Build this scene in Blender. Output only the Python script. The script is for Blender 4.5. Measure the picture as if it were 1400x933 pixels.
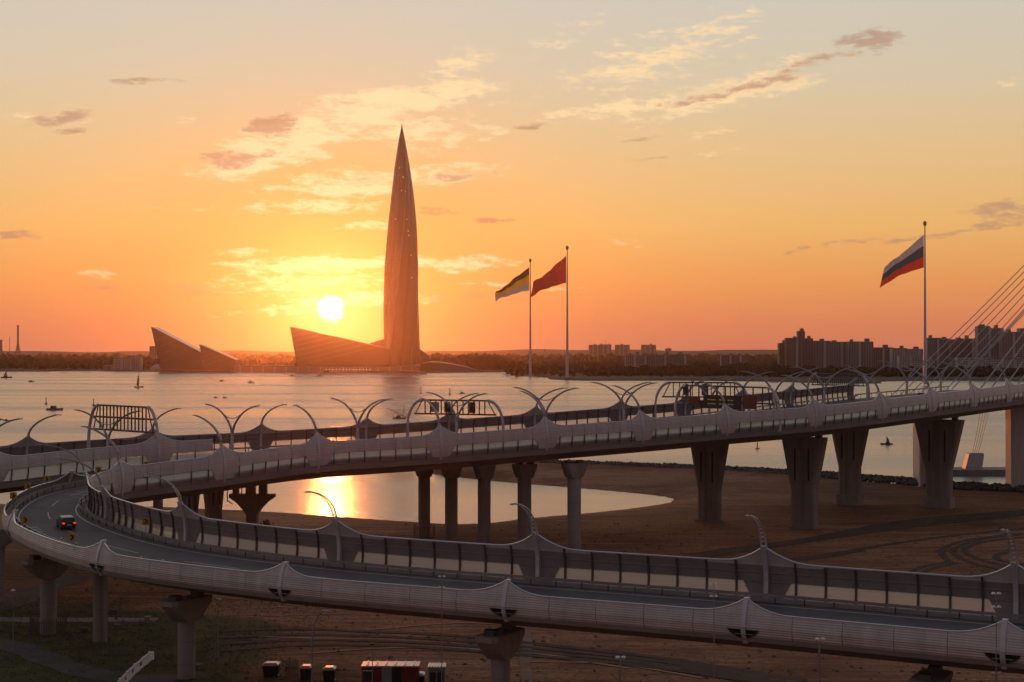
import bpy, math, random
import numpy as np
from mathutils import Vector, Matrix
random.seed(7); rng = np.random.default_rng(7)
for o in list(bpy.data.objects): bpy.data.objects.remove(o)
scn = bpy.context.scene
C = scn.collection
R = math.radians

# ------------------------------------------------------------------ camera
F, H, EYE = 2100.0, 38.0, 481.0            # focal length in photo pixels, camera height, eye level row
cam = bpy.data.cameras.new('camera'); co = bpy.data.objects.new('camera', cam); C.objects.link(co)
co.location = (0, 0, H); co.rotation_euler = (R(90), 0, 0)
cam.sensor_width = 36; cam.lens = 36*F/1400; cam.shift_y = (EYE-466.5)/1400
cam.clip_start = 1; cam.clip_end = 60000
scn.camera = co

# ------------------------------------------------------------------ world, sun, exposure
SUN_AZ, SUN_EL = math.atan((452-700)/F), math.atan((EYE-423)/F)
SD = Vector((math.sin(SUN_AZ)*math.cos(SUN_EL), math.cos(SUN_AZ)*math.cos(SUN_EL), math.sin(SUN_EL)))
scn.view_settings.view_transform = 'Standard'; scn.view_settings.look = 'None'
scn.view_settings.exposure = 0; scn.view_settings.gamma = 1
scn.render.engine = 'CYCLES'
scn.cycles.use_denoising = True
scn.cycles.max_bounces = 8; scn.cycles.transparent_max_bounces = 16; scn.cycles.volume_bounces = 0
scn.cycles.sample_clamp_indirect = 4; scn.cycles.caustics_reflective = False; scn.cycles.caustics_refractive = False

def srgb(r, g, b):
    f = lambda c: (c/255/12.92) if c <= 10 else ((c/255+.055)/1.055)**2.4
    return (f(r), f(g), f(b), 1)

world = bpy.data.worlds.new('World'); scn.world = world; world.use_nodes = True
wt = world.node_tree; wt.nodes.clear()
class NT:
    def __init__(s, t): s.t = t
    def n(s, typ, **k):
        x = s.t.nodes.new(typ)
        for a, v in k.items(): setattr(x, a, v)
        return x
    def l(s, a, b): s.t.links.new(a, b)
    def m(s, op, a, b=None, c=None, clamp=False):
        x = s.n('ShaderNodeMath', operation=op, use_clamp=clamp)
        for i, v in enumerate((a, b, c)):
            if v is None: continue
            if isinstance(v, (int, float)): x.inputs[i].default_value = v
            else: s.l(v, x.inputs[i])
        return x.outputs[0]
    def vm(s, op, a, b=None):
        x = s.n('ShaderNodeVectorMath', operation=op)
        for i, v in enumerate((a, b)):
            if v is None: continue
            if isinstance(v, (tuple, list, Vector)): x.inputs[i].default_value = tuple(v)
            else: s.l(v, x.inputs[i])
        return x
    def ramp(s, fac, pts, interp='LINEAR'):
        x = s.n('ShaderNodeValToRGB'); x.color_ramp.interpolation = interp
        e = x.color_ramp.elements
        while len(e) < len(pts): e.new(0.5)
        for i, (p, c) in enumerate(pts): e[i].position = p; e[i].color = c
        s.l(fac, x.inputs[0]); return x.outputs[0]
    def mix(s, fac, a, b, typ='MIX'):
        x = s.n('ShaderNodeMix', data_type='RGBA', blend_type=typ); x.clamp_factor = True
        for sock, v in ((x.inputs[0], fac), (x.inputs[6], a), (x.inputs[7], b)):
            if isinstance(v, (int, float)): sock.default_value = v
            elif isinstance(v, tuple): sock.default_value = v
            else: s.l(v, sock)
        return x.outputs[2]
    def noise(s, vec, scale, detail=4, rough=.55, dist=0, out=0):
        x = s.n('ShaderNodeTexNoise'); x.inputs['Scale'].default_value = scale
        x.inputs['Detail'].default_value = detail; x.inputs['Roughness'].default_value = rough
        x.inputs['Distortion'].default_value = dist
        if vec is not None: s.l(vec, x.inputs['Vector'])
        return x.outputs[out]
    def rng(s, v, a, b, c=0, d=1, smooth=True):
        x = s.n('ShaderNodeMapRange'); x.interpolation_type = 'SMOOTHSTEP' if smooth else 'LINEAR'
        s.l(v, x.inputs[0])
        for i, q in enumerate((a, b, c, d)): x.inputs[i+1].default_value = q
        return x.outputs[0]

w = NT(wt)
tc = w.n('ShaderNodeTexCoord'); D = tc.outputs['Generated']
Dn = w.vm('NORMALIZE', D).outputs[0]
sep = w.n('ShaderNodeSeparateXYZ'); w.l(Dn, sep.inputs[0])
el = w.m('MULTIPLY', w.m('ARCSINE', sep.outputs[2]), 180/math.pi)                 # elevation, degrees
az = w.m('MULTIPLY', w.m('ARCTAN2', sep.outputs[0], sep.outputs[1]), 180/math.pi)  # azimuth from +Y, degrees
cosS = w.vm('DOT_PRODUCT', Dn, tuple(SD)).outputs['Value']
ang = w.m('MULTIPLY', w.m('ARCCOSINE', w.m('MINIMUM', cosS, 1.0)), 180/math.pi)
# the physical sky gives the hues far from the sunset
sky = w.n('ShaderNodeTexSky', sky_type='NISHITA', sun_disc=False)
sky.sun_elevation = SUN_EL; sky.sun_rotation = SUN_AZ; sky.altitude = 40
sky.air_density = 1.2; sky.dust_density = 3.0; sky.ozone_density = 1.0
nish = w.vm('SCALE', sky.outputs[0]); nish.inputs['Scale'].default_value = 0.09
# the sunset half: colours by elevation
f_el = w.m('DIVIDE', w.m('MAXIMUM', el, 0.0), 90.0)
e = lambda d: d/90
dusk = w.ramp(f_el, [(0, srgb(212, 124, 98)), (e(1.0), srgb(222, 130, 92)), (e(2.6), srgb(234, 156, 88)), (e(4.6), srgb(236, 183, 110)), (e(7.5), srgb(226, 193, 143)), (e(10), srgb(213, 199, 172)), (e(13.5), srgb(203, 201, 191)), (e(25), srgb(184, 180, 174)), (e(50), srgb(122, 124, 134)), (1, srgb(84, 92, 114))])
anti = w.ramp(f_el, [(0, srgb(120, 98, 98)), (e(6), srgb(134, 106, 104)), (e(14), srgb(130, 112, 116)), (e(30), srgb(108, 104, 114)), (1, srgb(84, 92, 114))])
facing = w.rng(ang, 20, 130)
base = w.mix(facing, dusk, anti)
base = w.mix(0.12, base, nish.outputs[0])
# side falloff of the orange towards pink
g1 = w.m('POWER', 2.718, w.m('MULTIPLY', w.m('POWER', w.m('DIVIDE', ang, 6.5), 2.0), -1.0))
base = w.mix(w.m('MULTIPLY', g1, 0.45), base, srgb(250, 150, 58))
g2 = w.m('POWER', 2.718, w.m('MULTIPLY', ang, -0.85))
base = w.mix(w.m('MULTIPLY', g2, 0.62, clamp=True), base, srgb(255, 214, 120))
# clouds: streaks and puffs laid out in azimuth / elevation, broken up by noise
cv = w.n('ShaderNodeCombineXYZ'); w.l(az, cv.inputs[0]); w.l(el, cv.inputs[1])
st = w.vm('MULTIPLY', cv.outputs[0], (0.55, 1.9, 1))
nz = w.noise(st.outputs[0], 1.0, 8, .62)
nzc = w.n('ShaderNodeTexNoise'); nzc.inputs['Scale'].default_value = .55; nzc.inputs['Detail'].default_value = 5; w.l(st.outputs[0], nzc.inputs['Vector'])
warp = w.vm('MULTIPLY', w.vm('SUBTRACT', nzc.outputs['Color'], (.5, .5, .5)).outputs[0], (2.6, .8, 0))
pos = w.vm('ADD', cv.outputs[0], warp.outputs[0]).outputs[0]
def PA(x, y): return math.degrees(math.atan((x-700)/F)), math.degrees(math.atan((EYE-y)/F))
def cloud_sum(lst):
    tot = None
    for (x, y, hw, hh, tilt, gain) in lst:
        a, b = PA(x, y); k = math.degrees(1/F)
        mp = w.n('ShaderNodeMapping', vector_type='TEXTURE'); w.l(pos, mp.inputs[0])
        mp.inputs[1].default_value = (a, b, 0); mp.inputs[2].default_value = (0, 0, R(tilt)); mp.inputs[3].default_value = (hw*k, hh*k, 1)
        ln = w.vm('LENGTH', mp.outputs[0]).outputs['Value']
        v = w.m('MULTIPLY', w.rng(ln, 1.5, 0.2), gain)
        tot = v if tot is None else w.m('MAXIMUM', tot, v)
    return tot
# photo pixel centre, half sizes, tilt, strength
bright = [(640, 110, 60, 42, -35, .8), (560, 135, 110, 22, 3, 1.15), (480, 165, 125, 28, 8, 1.1), (380, 205, 100, 36, 18, 1.3), (330, 232, 66, 20, 10, 1.15), (560, 180, 95, 32, 0, .8),
          (500, 252, 130, 20, 7, 1.0), (430, 285, 90, 14, 3, 1.0), (620, 240, 90, 14, 8, .8), (500, 305, 60, 9, 3, .8), (330, 345, 50, 9, 2, .75), (440, 362, 135, 11, 3, 1.15), (600, 358, 110, 10, -2, 1.0),
          (420, 385, 150, 20, 0, .72), (500, 408, 90, 14, 2, 1.0), (400, 428, 110, 10, 0, .6), (245, 172, 24, 8, 0, .6), (150, 376, 50, 6, 0, .5), (850, 150, 120, 14, 8, 1.0), (1010, 125, 150, 24, 15, 1.0), (960, 185, 50, 8, 6, .6),
          (900, 80, 170, 42, 16, .6), (770, 50, 70, 18, 25, .4), (950, 215, 90, 10, 3, .35), (1380, 133, 35, 7, 4, .5), (840, 330, 60, 6, 0, .4), (60, 180, 80, 20, 4, .4), (230, 290, 110, 8, 3, .3), (700, 390, 120, 8, 0, .5), (650, 190, 40, 12, 20, .5)]
dark = [(378, 172, 42, 17, 10, 1.3), (318, 222, 46, 15, 8, 1.2), (375, 210, 30, 9, 12, .7), (200, 124, 56, 6, 3, .95), (270, 118, 12, 4, 0, .7), (70, 178, 52, 10, 14, 1.0), (92, 193, 36, 5, 0, .8), (12, 327, 36, 6, -6, 1.0),
        (722, 174, 26, 7, 5, .75), (875, 218, 30, 5, 4, .7), (1175, 70, 46, 16, 12, 1.1), (1100, 100, 100, 11, 17, .9), (980, 132, 110, 9, 9, .7), (1385, 298, 60, 15, 4, 1.1), (1340, 320, 180, 6, 7, .9), (1150, 338, 90, 4, 7, .6),
        (672, 303, 32, 6, 0, .7), (640, 240, 60, 7, 7, .65), (505, 247, 30, 8, 5, .6), (650, 408, 90, 5, 0, .5), (800, 446, 80, 4, 0, .4), (215, 398, 110, 14, 0, .45), (600, 290, 40, 6, -8, .5), (885, 188, 40, 4, 4, .5), (440, 398, 70, 5, 0, .5), (520, 420, 50, 4, 0, .5)]
bm = cloud_sum(bright); dm = cloud_sum(dark)
# thin high veil everywhere
pl = w.n('ShaderNodeCombineXYZ')
zc = w.m('ADD', w.m('MAXIMUM', sep.outputs[2], 0.0), 0.12)
w.l(w.m('DIVIDE', sep.outputs[0], zc), pl.inputs[0]); w.l(w.m('DIVIDE', sep.outputs[1], zc), pl.inputs[1])
veil = w.rng(w.noise(w.vm('MULTIPLY', pl.outputs[0], (.9, .45, 1)).outputs[0], 1.6, 6, .6), .5, .8, 0, .35)
fine = w.noise(w.vm('MULTIPLY', cv.outputs[0], (1.3, 3.6, 1)).outputs[0], 1.5, 6, .65)
tex = w.m('ADD', w.m('MULTIPLY', nz, .6), w.m('MULTIPLY', fine, .4))
bmask = w.rng(w.m('ADD', w.m('MULTIPLY', bm, .72), w.m('MULTIPLY', w.m('SUBTRACT', tex, .5), 3.6)), .18, .86)
bmask = w.m('MULTIPLY', bmask, w.rng(bm, 0.02, .3))
dmask = w.rng(w.m('ADD', w.m('MULTIPLY', dm, .72), w.m('MULTIPLY', w.m('SUBTRACT', tex, .5), 4.4)), .2, .9)
dmask = w.m('MULTIPLY', dmask, w.rng(dm, 0.05, .35))
near = w.m('POWER', 2.718, w.m('MULTIPLY', ang, -0.16))
bcol = w.mix(near, srgb(250, 214, 166), srgb(255, 234, 172))
dcol = w.mix(near, srgb(170, 132, 114), srgb(204, 122, 80))
col = w.mix(w.m('MULTIPLY', veil, facing), base, srgb(190, 176, 178))
col = w.mix(w.m('MULTIPLY', bmask, .92), col, bcol)
col = w.mix(w.m('MULTIPLY', dmask, .72), col, dcol)
glow = w.m('MULTIPLY', w.m('POWER', 2.718, w.m('MULTIPLY', ang, -1.6)), 1.1)
col = w.mix(w.m('MULTIPLY', glow, .62, clamp=True), col, srgb(255, 236, 170))
edge = w.m('ADD', ang, w.m('MULTIPLY', w.m('SUBTRACT', fine, .5), .55))
disc = w.rng(edge, .58, .18, 0, 3.0)
dcl = w.n('ShaderNodeRGB'); dcl.outputs[0].default_value = (1, .93, .8, 1)
dsc = w.vm('SCALE', dcl.outputs[0]); w.l(disc, dsc.inputs['Scale'])
fin = w.vm('ADD', col, dsc.outputs[0])
bg = w.n('ShaderNodeBackground'); w.l(fin.outputs[0], bg.inputs[0]); bg.inputs[1].default_value = 1.1
wo = w.n('ShaderNodeOutputWorld'); w.l(bg.outputs[0], wo.inputs[0])
world.cycles.sampling_method = 'MANUAL'; world.cycles.sample_map_resolution = 1024

sl = bpy.data.lights.new('sun', 'SUN'); so = bpy.data.objects.new('sun', sl); C.objects.link(so)
sl.energy = .48; sl.angle = R(0.6); sl.color = (1, .23, .05)
so.rotation_euler = SD.to_track_quat('Z', 'Y').to_euler()

# ------------------------------------------------------------------ materials
MATS = {}
def mat(name, color, rough=.7, metal=0.0, var=.15, scale=.6, bump=0.0, bscale=4.0, stretch=(1, 1, 1), color2=None, spec=.5):
    m = bpy.data.materials.new(name); m.use_nodes = True; MATS[name] = m
    t = NT(m.node_tree); b = m.node_tree.nodes['Principled BSDF']
    b.inputs['Roughness'].default_value = rough; b.inputs['Metallic'].default_value = metal
    b.inputs['Specular IOR Level'].default_value = spec
    g = t.n('ShaderNodeNewGeometry')
    v = t.vm('MULTIPLY', g.outputs['Position'], stretch).outputs[0]
    n1 = t.noise(v, scale, 5, .6)
    c = tuple(color[:3])
    lo = tuple(x*(1-var) for x in c)+(1,); hi = tuple(min(1, x*(1+var)) for x in c)+(1,)
    if color2: lo, hi = c+(1,), tuple(color2[:3])+(1,)
    t.l(t.ramp(n1, [(.3, lo), (.7, hi)]), b.inputs['Base Color'])
    if bump:
        bp = t.n('ShaderNodeBump'); bp.inputs['Strength'].default_value = bump; bp.inputs['Distance'].default_value = .05
        t.l(t.noise(v, bscale, 4), bp.inputs['Height']); t.l(bp.outputs[0], b.inputs['Normal'])
    return m
mat('panel', (.50, .445, .43), .4, .0, .15, .7, stretch=(1, 1, .25))
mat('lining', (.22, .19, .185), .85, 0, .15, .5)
mat('cap', (.72, .69, .70), .24, .7, .05)
mat('steel_white', (.52, .50, .52), .4, .2, .08)
mat('arm_grey', (.34, .32, .33), .45, .2, .08)
mat('steel_dark', (.085, .075, .08), .5, .3, .2)
mat('rail', (.30, .29, .30), .45, .6, .15)
mat('skirt', (.26, .22, .21), .7, 0, .15, .5)
mat('concrete', (.25, .21, .195), .85, 0, .18, .25, .3, 3, (1, 1, .35))
mat('girder', (.20, .17, .165), .8, 0, .15, .2)
mat('asphalt', (.085, .080, .084), .75, 0, .25, .3, .3, 8)
mat('line_paint', (.55, .53, .5), .6, 0, .2, 2)
mat('tower_dark', (.05, .05, .055), .4)
mat('black', (.012, .012, .014), .5)
mat('red_paint', (.16, .02, .02), .5)
mat('white_paint', (.70, .68, .66), .45, 0, .08)
mat('grey_paint', (.22, .22, .23), .5)
mat('yellow_paint', (.45, .30, .04), .5)
mat('wood', (.13, .10, .08), .8)
mat('rock', (.10, .085, .08), .9, 0, .4, .8)
mat('silt', (.13, .085, .06), .95, 0, .3, .1)
mat('far_land', (.045, .032, .028), .95, 0, .3, .006)
mat('foliage', (.018, .016, .012), .95, 0, .25, .02, spec=.1)
mat('far_house', (.29, .24, .235), .85, 0, .12, .03)
mat('far_house_pale', (.46, .42, .41), .85, 0, .1, .03)
mat('far_brick', (.25, .16, .15), .85, 0, .12, .03)
mat('far_window', (.03, .03, .04), .25)
mat('cable', (.45, .43, .44), .4, .3)
mat('flag_white', (.56, .53, .55), .8); mat('flag_blue', (.07, .09, .17), .8); mat('flag_red', (.80, .07, .04), .8)
mat('flag_black', (.035, .03, .03), .8); mat('flag_yellow', (.85, .48, .04), .8)
for k in ('flag_white', 'flag_blue', 'flag_red', 'flag_black', 'flag_yellow'):
    m = MATS[k]; t = NT(m.node_tree); b = m.node_tree.nodes['Principled BSDF']; out = m.node_tree.nodes['Material Output']
    tr = t.n('ShaderNodeBsdfTranslucent'); t.l(b.inputs['Base Color'].links[0].from_socket, tr.inputs[0])
    ms = t.n('ShaderNodeMixShader'); ms.inputs[0].default_value = .7
    t.l(b.outputs[0], ms.inputs[1]); t.l(tr.outputs[0], ms.inputs[2]); t.l(ms.outputs[0], out.inputs[0])
def emit(name, col, s):
    m = bpy.data.materials.new(name); m.use_nodes = True; MATS[name] = m
    b = m.node_tree.nodes['Principled BSDF']; b.inputs['Base Color'].default_value = (*col, 1)
    b.inputs['Emission Color'].default_value = (*col, 1); b.inputs['Emission Strength'].default_value = s
emit('tail_light', (1, .05, .03), 1.1); emit('lit_window', (1, .75, .5), 1.0); emit('sign_glow', (.5, .3, .08), .12)
m = MATS['concrete']; t = NT(m.node_tree); b = m.node_tree.nodes['Principled BSDF']; src = b.inputs['Base Color'].links[0].from_socket
g = t.n('ShaderNodeNewGeometry'); sp = t.n('ShaderNodeSeparateXYZ'); t.l(g.outputs['Position'], sp.inputs[0])
lift = t.rng(t.m('FRACT', t.m('DIVIDE', sp.outputs[2], 2.6)), .95, .98, 0, .45)
stain = t.rng(t.noise(t.vm('MULTIPLY', g.outputs['Position'], (1.2, 1.2, .08)).outputs[0], 1.0, 5, .65), .5, .7, 0, .45)
t.l(t.mix(t.m('MAXIMUM', lift, stain), src, (.12, .095, .085, 1)), b.inputs['Base Color'])
# milky acrylic panes
m = bpy.data.materials.new('pane'); m.use_nodes = True; MATS['pane'] = m; t = NT(m.node_tree); m.node_tree.nodes.clear()
out = t.n('ShaderNodeOutputMaterial'); tp = t.n('ShaderNodeBsdfTransparent'); tp.inputs[0].default_value = (.92, .88, .86, 1)
tl = t.n('ShaderNodeBsdfTranslucent'); tl.inputs[0].default_value = (.93, .88, .84, 1)
df = t.n('ShaderNodeBsdfDiffuse'); df.inputs[0].default_value = (.6, .57, .54, 1)
gl = t.n('ShaderNodeBsdfGlossy'); gl.inputs[1].default_value = .35
m1 = t.n('ShaderNodeMixShader'); m1.inputs[0].default_value = .22; t.l(tl.outputs[0], m1.inputs[1]); t.l(df.outputs[0], m1.inputs[2])
m2 = t.n('ShaderNodeMixShader'); m2.inputs[0].default_value = .55; t.l(tp.outputs[0], m2.inputs[1]); t.l(m1.outputs[0], m2.inputs[2])
fr = t.n('ShaderNodeFresnel'); fr.inputs[0].default_value = 1.2
m3 = t.n('ShaderNodeMixShader'); t.l(fr.outputs[0], m3.inputs[0]); t.l(m2.outputs[0], m3.inputs[1]); t.l(gl.outputs[0], m3.inputs[2]); t.l(m3.outputs[0], out.inputs[0])
# tower glass with storey bands
m = bpy.data.materials.new('tower_glass'); m.use_nodes = True; MATS['tower_glass'] = m; t = NT(m.node_tree); b = m.node_tree.nodes['Principled BSDF']
g = t.n('ShaderNodeNewGeometry'); sp = t.n('ShaderNodeSeparateXYZ'); t.l(g.outputs['Position'], sp.inputs[0])
band = t.m('FRACT', t.m('DIVIDE', sp.outputs[2], 4.2)); bk = t.rng(band, .7, .8)
t.l(t.mix(bk, (.034, .028, .034, 1), (.05, .043, .05, 1)), b.inputs['Base Color'])
b.inputs['Roughness'].default_value = .22; b.inputs['Metallic'].default_value = .0; b.inputs['Specular IOR Level'].default_value = .6
# water
def water_mat(name, strength, rough, s1, s2):
    m = bpy.data.materials.new(name); m.use_nodes = True; MATS[name] = m; t = NT(m.node_tree); b = m.node_tree.nodes['Principled BSDF']
    b.inputs['Base Color'].default_value = (.20, .175, .155, 1); b.inputs['IOR'].default_value = 2.3
    g = t.n('ShaderNodeNewGeometry'); P = g.outputs['Position']
    n1 = t.noise(t.vm('MULTIPLY', P, (.8, 1.3, 1)).outputs[0], s1, 5, .6)
    n2 = t.noise(t.vm('MULTIPLY', P, (.5, 1, 1)).outputs[0], s2, 3, .5)
    hgt = t.m('ADD', t.m('MULTIPLY', n1, .5), n2)
    patch = t.noise(t.vm('MULTIPLY', P, (.0016, .009, 1)).outputs[0], 1.0, 4, .6)
    bp = t.n('ShaderNodeBump'); bp.inputs['Distance'].default_value = 1.0
    t.l(t.m('MULTIPLY', t.rng(patch, .3, .7, .7, 1.15), strength), bp.inputs['Strength'])
    t.l(hgt, bp.inputs['Height']); t.l(bp.outputs[0], b.inputs['Normal'])
    t.l(t.rng(patch, .3, .7, rough*.7, rough*1.3), b.inputs['Roughness'])
water_mat('sea', .7, .24, .42, .09)
water_mat('bay', .22, .2, .9, .25)
# sand and turf of the near shore
m = bpy.data.materials.new('ground'); m.use_nodes = True; MATS['ground'] = m; t = NT(m.node_tree); b = m.node_tree.nodes['Principled BSDF']
b.inputs['Roughness'].default_value = .95; b.inputs['Specular IOR Level'].default_value = .15
g = t.n('ShaderNodeNewGeometry'); P = g.outputs['Position']; sp = t.n('ShaderNodeSeparateXYZ'); t.l(P, sp.inputs[0])
big = t.noise(P, .018, 5, .6, .4); mid = t.noise(t.vm('MULTIPLY', P, (.14, 1, 1)).outputs[0], .3, 7, .68, .8); fin_ = t.noise(P, 1.4, 4, .7)
sand = t.ramp(t.m('ADD', t.m('MULTIPLY', big, .6), t.m('MULTIPLY', mid, .4)), [(.36, (.12, .050, .026, 1)), (.46, (.28, .128, .068, 1)), (.55, (.44, .215, .118, 1)), (.66, (.22, .096, .05, 1))])
rut = t.noise(t.vm('MULTIPLY', P, (.05, 1.1, 1)).outputs[0], .8, 6, .7, 1.2)
sand = t.mix(t.rng(rut, .42, .62, 0, .6), sand, (.07, .034, .02, 1))
sand = t.mix(t.rng(fin_, .40, .66, 0, .55), sand, (.06, .034, .022, 1))
turf = t.ramp(t.noise(P, .35, 5, .65), [(.3, (.045, .050, .018, 1)), (.7, (.12, .105, .042, 1))])
gm = t.m('ADD', t.m('MULTIPLY', t.noise(P, .03, 4, .6), 1.2), t.rng(sp.outputs[0], -18, -48, 0, .75))
gm = t.m('SUBTRACT', gm, t.rng(sp.outputs[1], 205, 235, 0, .9))
turfmask = t.rng(gm, .78, .98)
t.l(t.mix(turfmask, sand, turf), b.inputs['Base Color'])
bp = t.n('ShaderNodeBump'); bp.inputs['Strength'].default_value = .7; bp.inputs['Distance'].default_value = .25
t.l(t.m('ADD', mid, t.m('MULTIPLY', fin_, .4)), bp.inputs['Height']); t.l(bp.outputs[0], b.inputs['Normal'])
mat('track_dark', (.045, .024, .016), .95, 0, .35, .4); mat('track_pale', (.33, .18, .11), .95, 0, .35, .3)
mat('trodden', (.2, .12, .08), .95, 0, .3, .3); mat('path_pale', (.24, .18, .15), .9, 0, .25, .3); mat('path_dark', (.075, .062, .06), .9, 0, .3, .3)

# ------------------------------------------------------------------ mesh helpers
def tag(o, label, cat, group=None, kind=None):
    if label: o['label'] = label
    if cat: o['category'] = cat
    if group: o['group'] = group
    if kind: o['kind'] = kind
    return o
def empty(name, label, cat, loc=(0, 0, 0), group=None):
    o = bpy.data.objects.new(name, None); C.objects.link(o); o.location = loc; o.empty_display_size = .5
    return tag(o, label, cat, group)
class MB:
    def __init__(s): s.v = []; s.f = []; s.mi = []
    def add(s, vs, fs, mi=0):
        b = len(s.v); s.v += [tuple(p) for p in vs]
        for f in fs: s.f.append(tuple(b+i for i in f)); s.mi.append(mi)
    def box(s, c, d, rz=0, taper=1.0, mi=0):
        cx, cy, cz = c; x, y, z = d[0]/2, d[1]/2, d[2]/2; cs, sn = math.cos(rz), math.sin(rz); vs = []
        for k, q in ((-1, 1), (1, taper)):
            for a, b in ((-1, -1), (1, -1), (1, 1), (-1, 1)):
                px, py = a*x*q, b*y*q
                vs.append((cx+px*cs-py*sn, cy+px*sn+py*cs, cz+k*z))
        s.add(vs, [(0, 3, 2, 1), (4, 5, 6, 7), (0, 1, 5, 4), (1, 2, 6, 5), (2, 3, 7, 6), (3, 0, 4, 7)], mi)
    def tube(s, pts, rad, n=6, mi=0, cap=True):
        pts = [Vector(p) for p in pts]
        if not isinstance(rad, (list, tuple)): rad = [rad]*len(pts)
        vs = []
        for i, p in enumerate(pts):
            a = pts[max(i-1, 0)]; b = pts[min(i+1, len(pts)-1)]; d = (b-a).normalized()
            up = Vector((0, 0, 1)) if abs(d.z) < .95 else Vector((0, 1, 0))
            u = d.cross(up).normalized(); v = u.cross(d)
            for k in range(n):
                th = 2*math.pi*(k+.5)/n; vs.append(p+u*math.cos(th)*rad[i]+v*math.sin(th)*rad[i])
        fs = []
        for i in range(len(pts)-1):
            for k in range(n):
                q = (k+1) % n; fs.append((i*n+k, i*n+q, (i+1)*n+q, (i+1)*n+k))
        if cap: fs.append(tuple(range(n-1, -1, -1))); fs.append(tuple((len(pts)-1)*n+k for k in range(n)))
        s.add(vs, fs, mi)
    def grid(s, rows, mi=0, close=False):
        n = len(rows[0]); vs = [p for r in rows for p in r]; fs = []
        for i in range(len(rows)-1):
            for k in range(n if close else n-1):
                q = (k+1) % n; fs.append((i*n+k, i*n+q, (i+1)*n+q, (i+1)*n+k))
        s.add(vs, fs, mi)
    def loft(s, rings, mi=0):           # closed rings, capped
        s.grid(rings, mi, True); n = len(rings[0]); b = len(s.v)-n*len(rings)
        s.f.append(tuple(b+k for k in range(n-1, -1, -1))); s.mi.append(mi)
        e_ = b+n*(len(rings)-1); s.f.append(tuple(e_+k for k in range(n))); s.mi.append(mi)
    def slab(s, A, B, mi=0, mi2=None):  # two matching grids (outer, inner) closed into a sheet with thickness
        s.grid(A, mi); s.grid(B, mi if mi2 is None else mi2)
        s.grid([A[0], B[0]], mi); s.grid([A[-1], B[-1]], mi)
        s.grid([[r[0] for r in A], [r[0] for r in B]], mi); s.grid([[r[-1] for r in A], [r[-1] for r in B]], mi)
    def build(s, name, mats, parent=None, smooth=False, origin=None):
        me = bpy.data.meshes.new(name)
        vs = s.v if origin is None else [(a-origin[0], b-origin[1], c-origin[2]) for a, b, c in s.v]
        me.from_pydata(vs, [], s.f)
        if isinstance(mats, str): mats = [mats]
        for k in mats: me.materials.append(MATS[k])
        if len(mats) > 1: me.polygons.foreach_set('material_index', s.mi)
        if smooth: me.polygons.foreach_set('use_smooth', [True]*len(me.polygons))
        me.update()
        o = bpy.data.objects.new(name, me); C.objects.link(o)
        if origin is not None: o.location = origin
        if parent: 
            o.parent = parent
            if origin is None: o.matrix_parent_inverse = Matrix.Translation(parent.location).inverted()
        return o
def W(x, y, d): return Vector(((x-700)/F*d, d, H-(y-EYE)/F*d))          # a photo pixel at a real distance
def copy_tree(o, parent=None):
    c = o.copy(); C.objects.link(c); c.parent = parent
    for ch in o.children: copy_tree(ch, c)
    return c

class Path:
    """smooth curve through (x, y, z) control points, parametrised by length; integer knots kept"""
    def __init__(s, pts, sub=24):
        P = [Vector(p) for p in pts]; out = []; s.knot = []
        for i in range(len(P)-1):
            p0 = P[max(i-1, 0)]; p1 = P[i]; p2 = P[i+1]; p3 = P[min(i+2, len(P)-1)]
            s.knot.append(len(out))
            for k in range(sub):
                q = k/sub
                out.append(.5*((2*p1)+(p2-p0)*q+(2*p0-5*p1+4*p2-p3)*q*q+(3*p1-p0-3*p2+p3)*q**3))
        s.knot.append(len(out)); out.append(P[-1])
        s.p = np.array([tuple(v) for v in out]); dl = np.linalg.norm(np.diff(s.p[:, :2], axis=0), axis=1)
        s.s = np.concatenate([[0], np.cumsum(dl)]); s.L = s.s[-1]
        s.ks = [s.s[k] for k in s.knot]
    def pos(s, t): return Vector([float(np.interp(t, s.s, s.p[:, k])) for k in range(3)])
    def tan(s, t):
        a, b = s.pos(max(t-.4, 0)), s.pos(min(t+.4, s.L)); d = b-a; d.z = 0; return d.normalized()
    def at(s, t, off, h):              # off to the left of travel
        d = s.tan(t); p = s.pos(t); return Vector((p.x-d.y*off, p.y+d.x*off, p.z+h))
    def find_x(s, x, lo=0, hi=None):   # station where the curve stands at photo column x
        hi = s.L if hi is None else hi; ts = np.linspace(lo, hi, 2000)
        xs = np.interp(ts, s.s, s.p[:, 0]); ys = np.interp(ts, s.s, s.p[:, 1])
        return float(ts[np.argmin(np.abs(700+F*xs/ys-x))])

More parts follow.
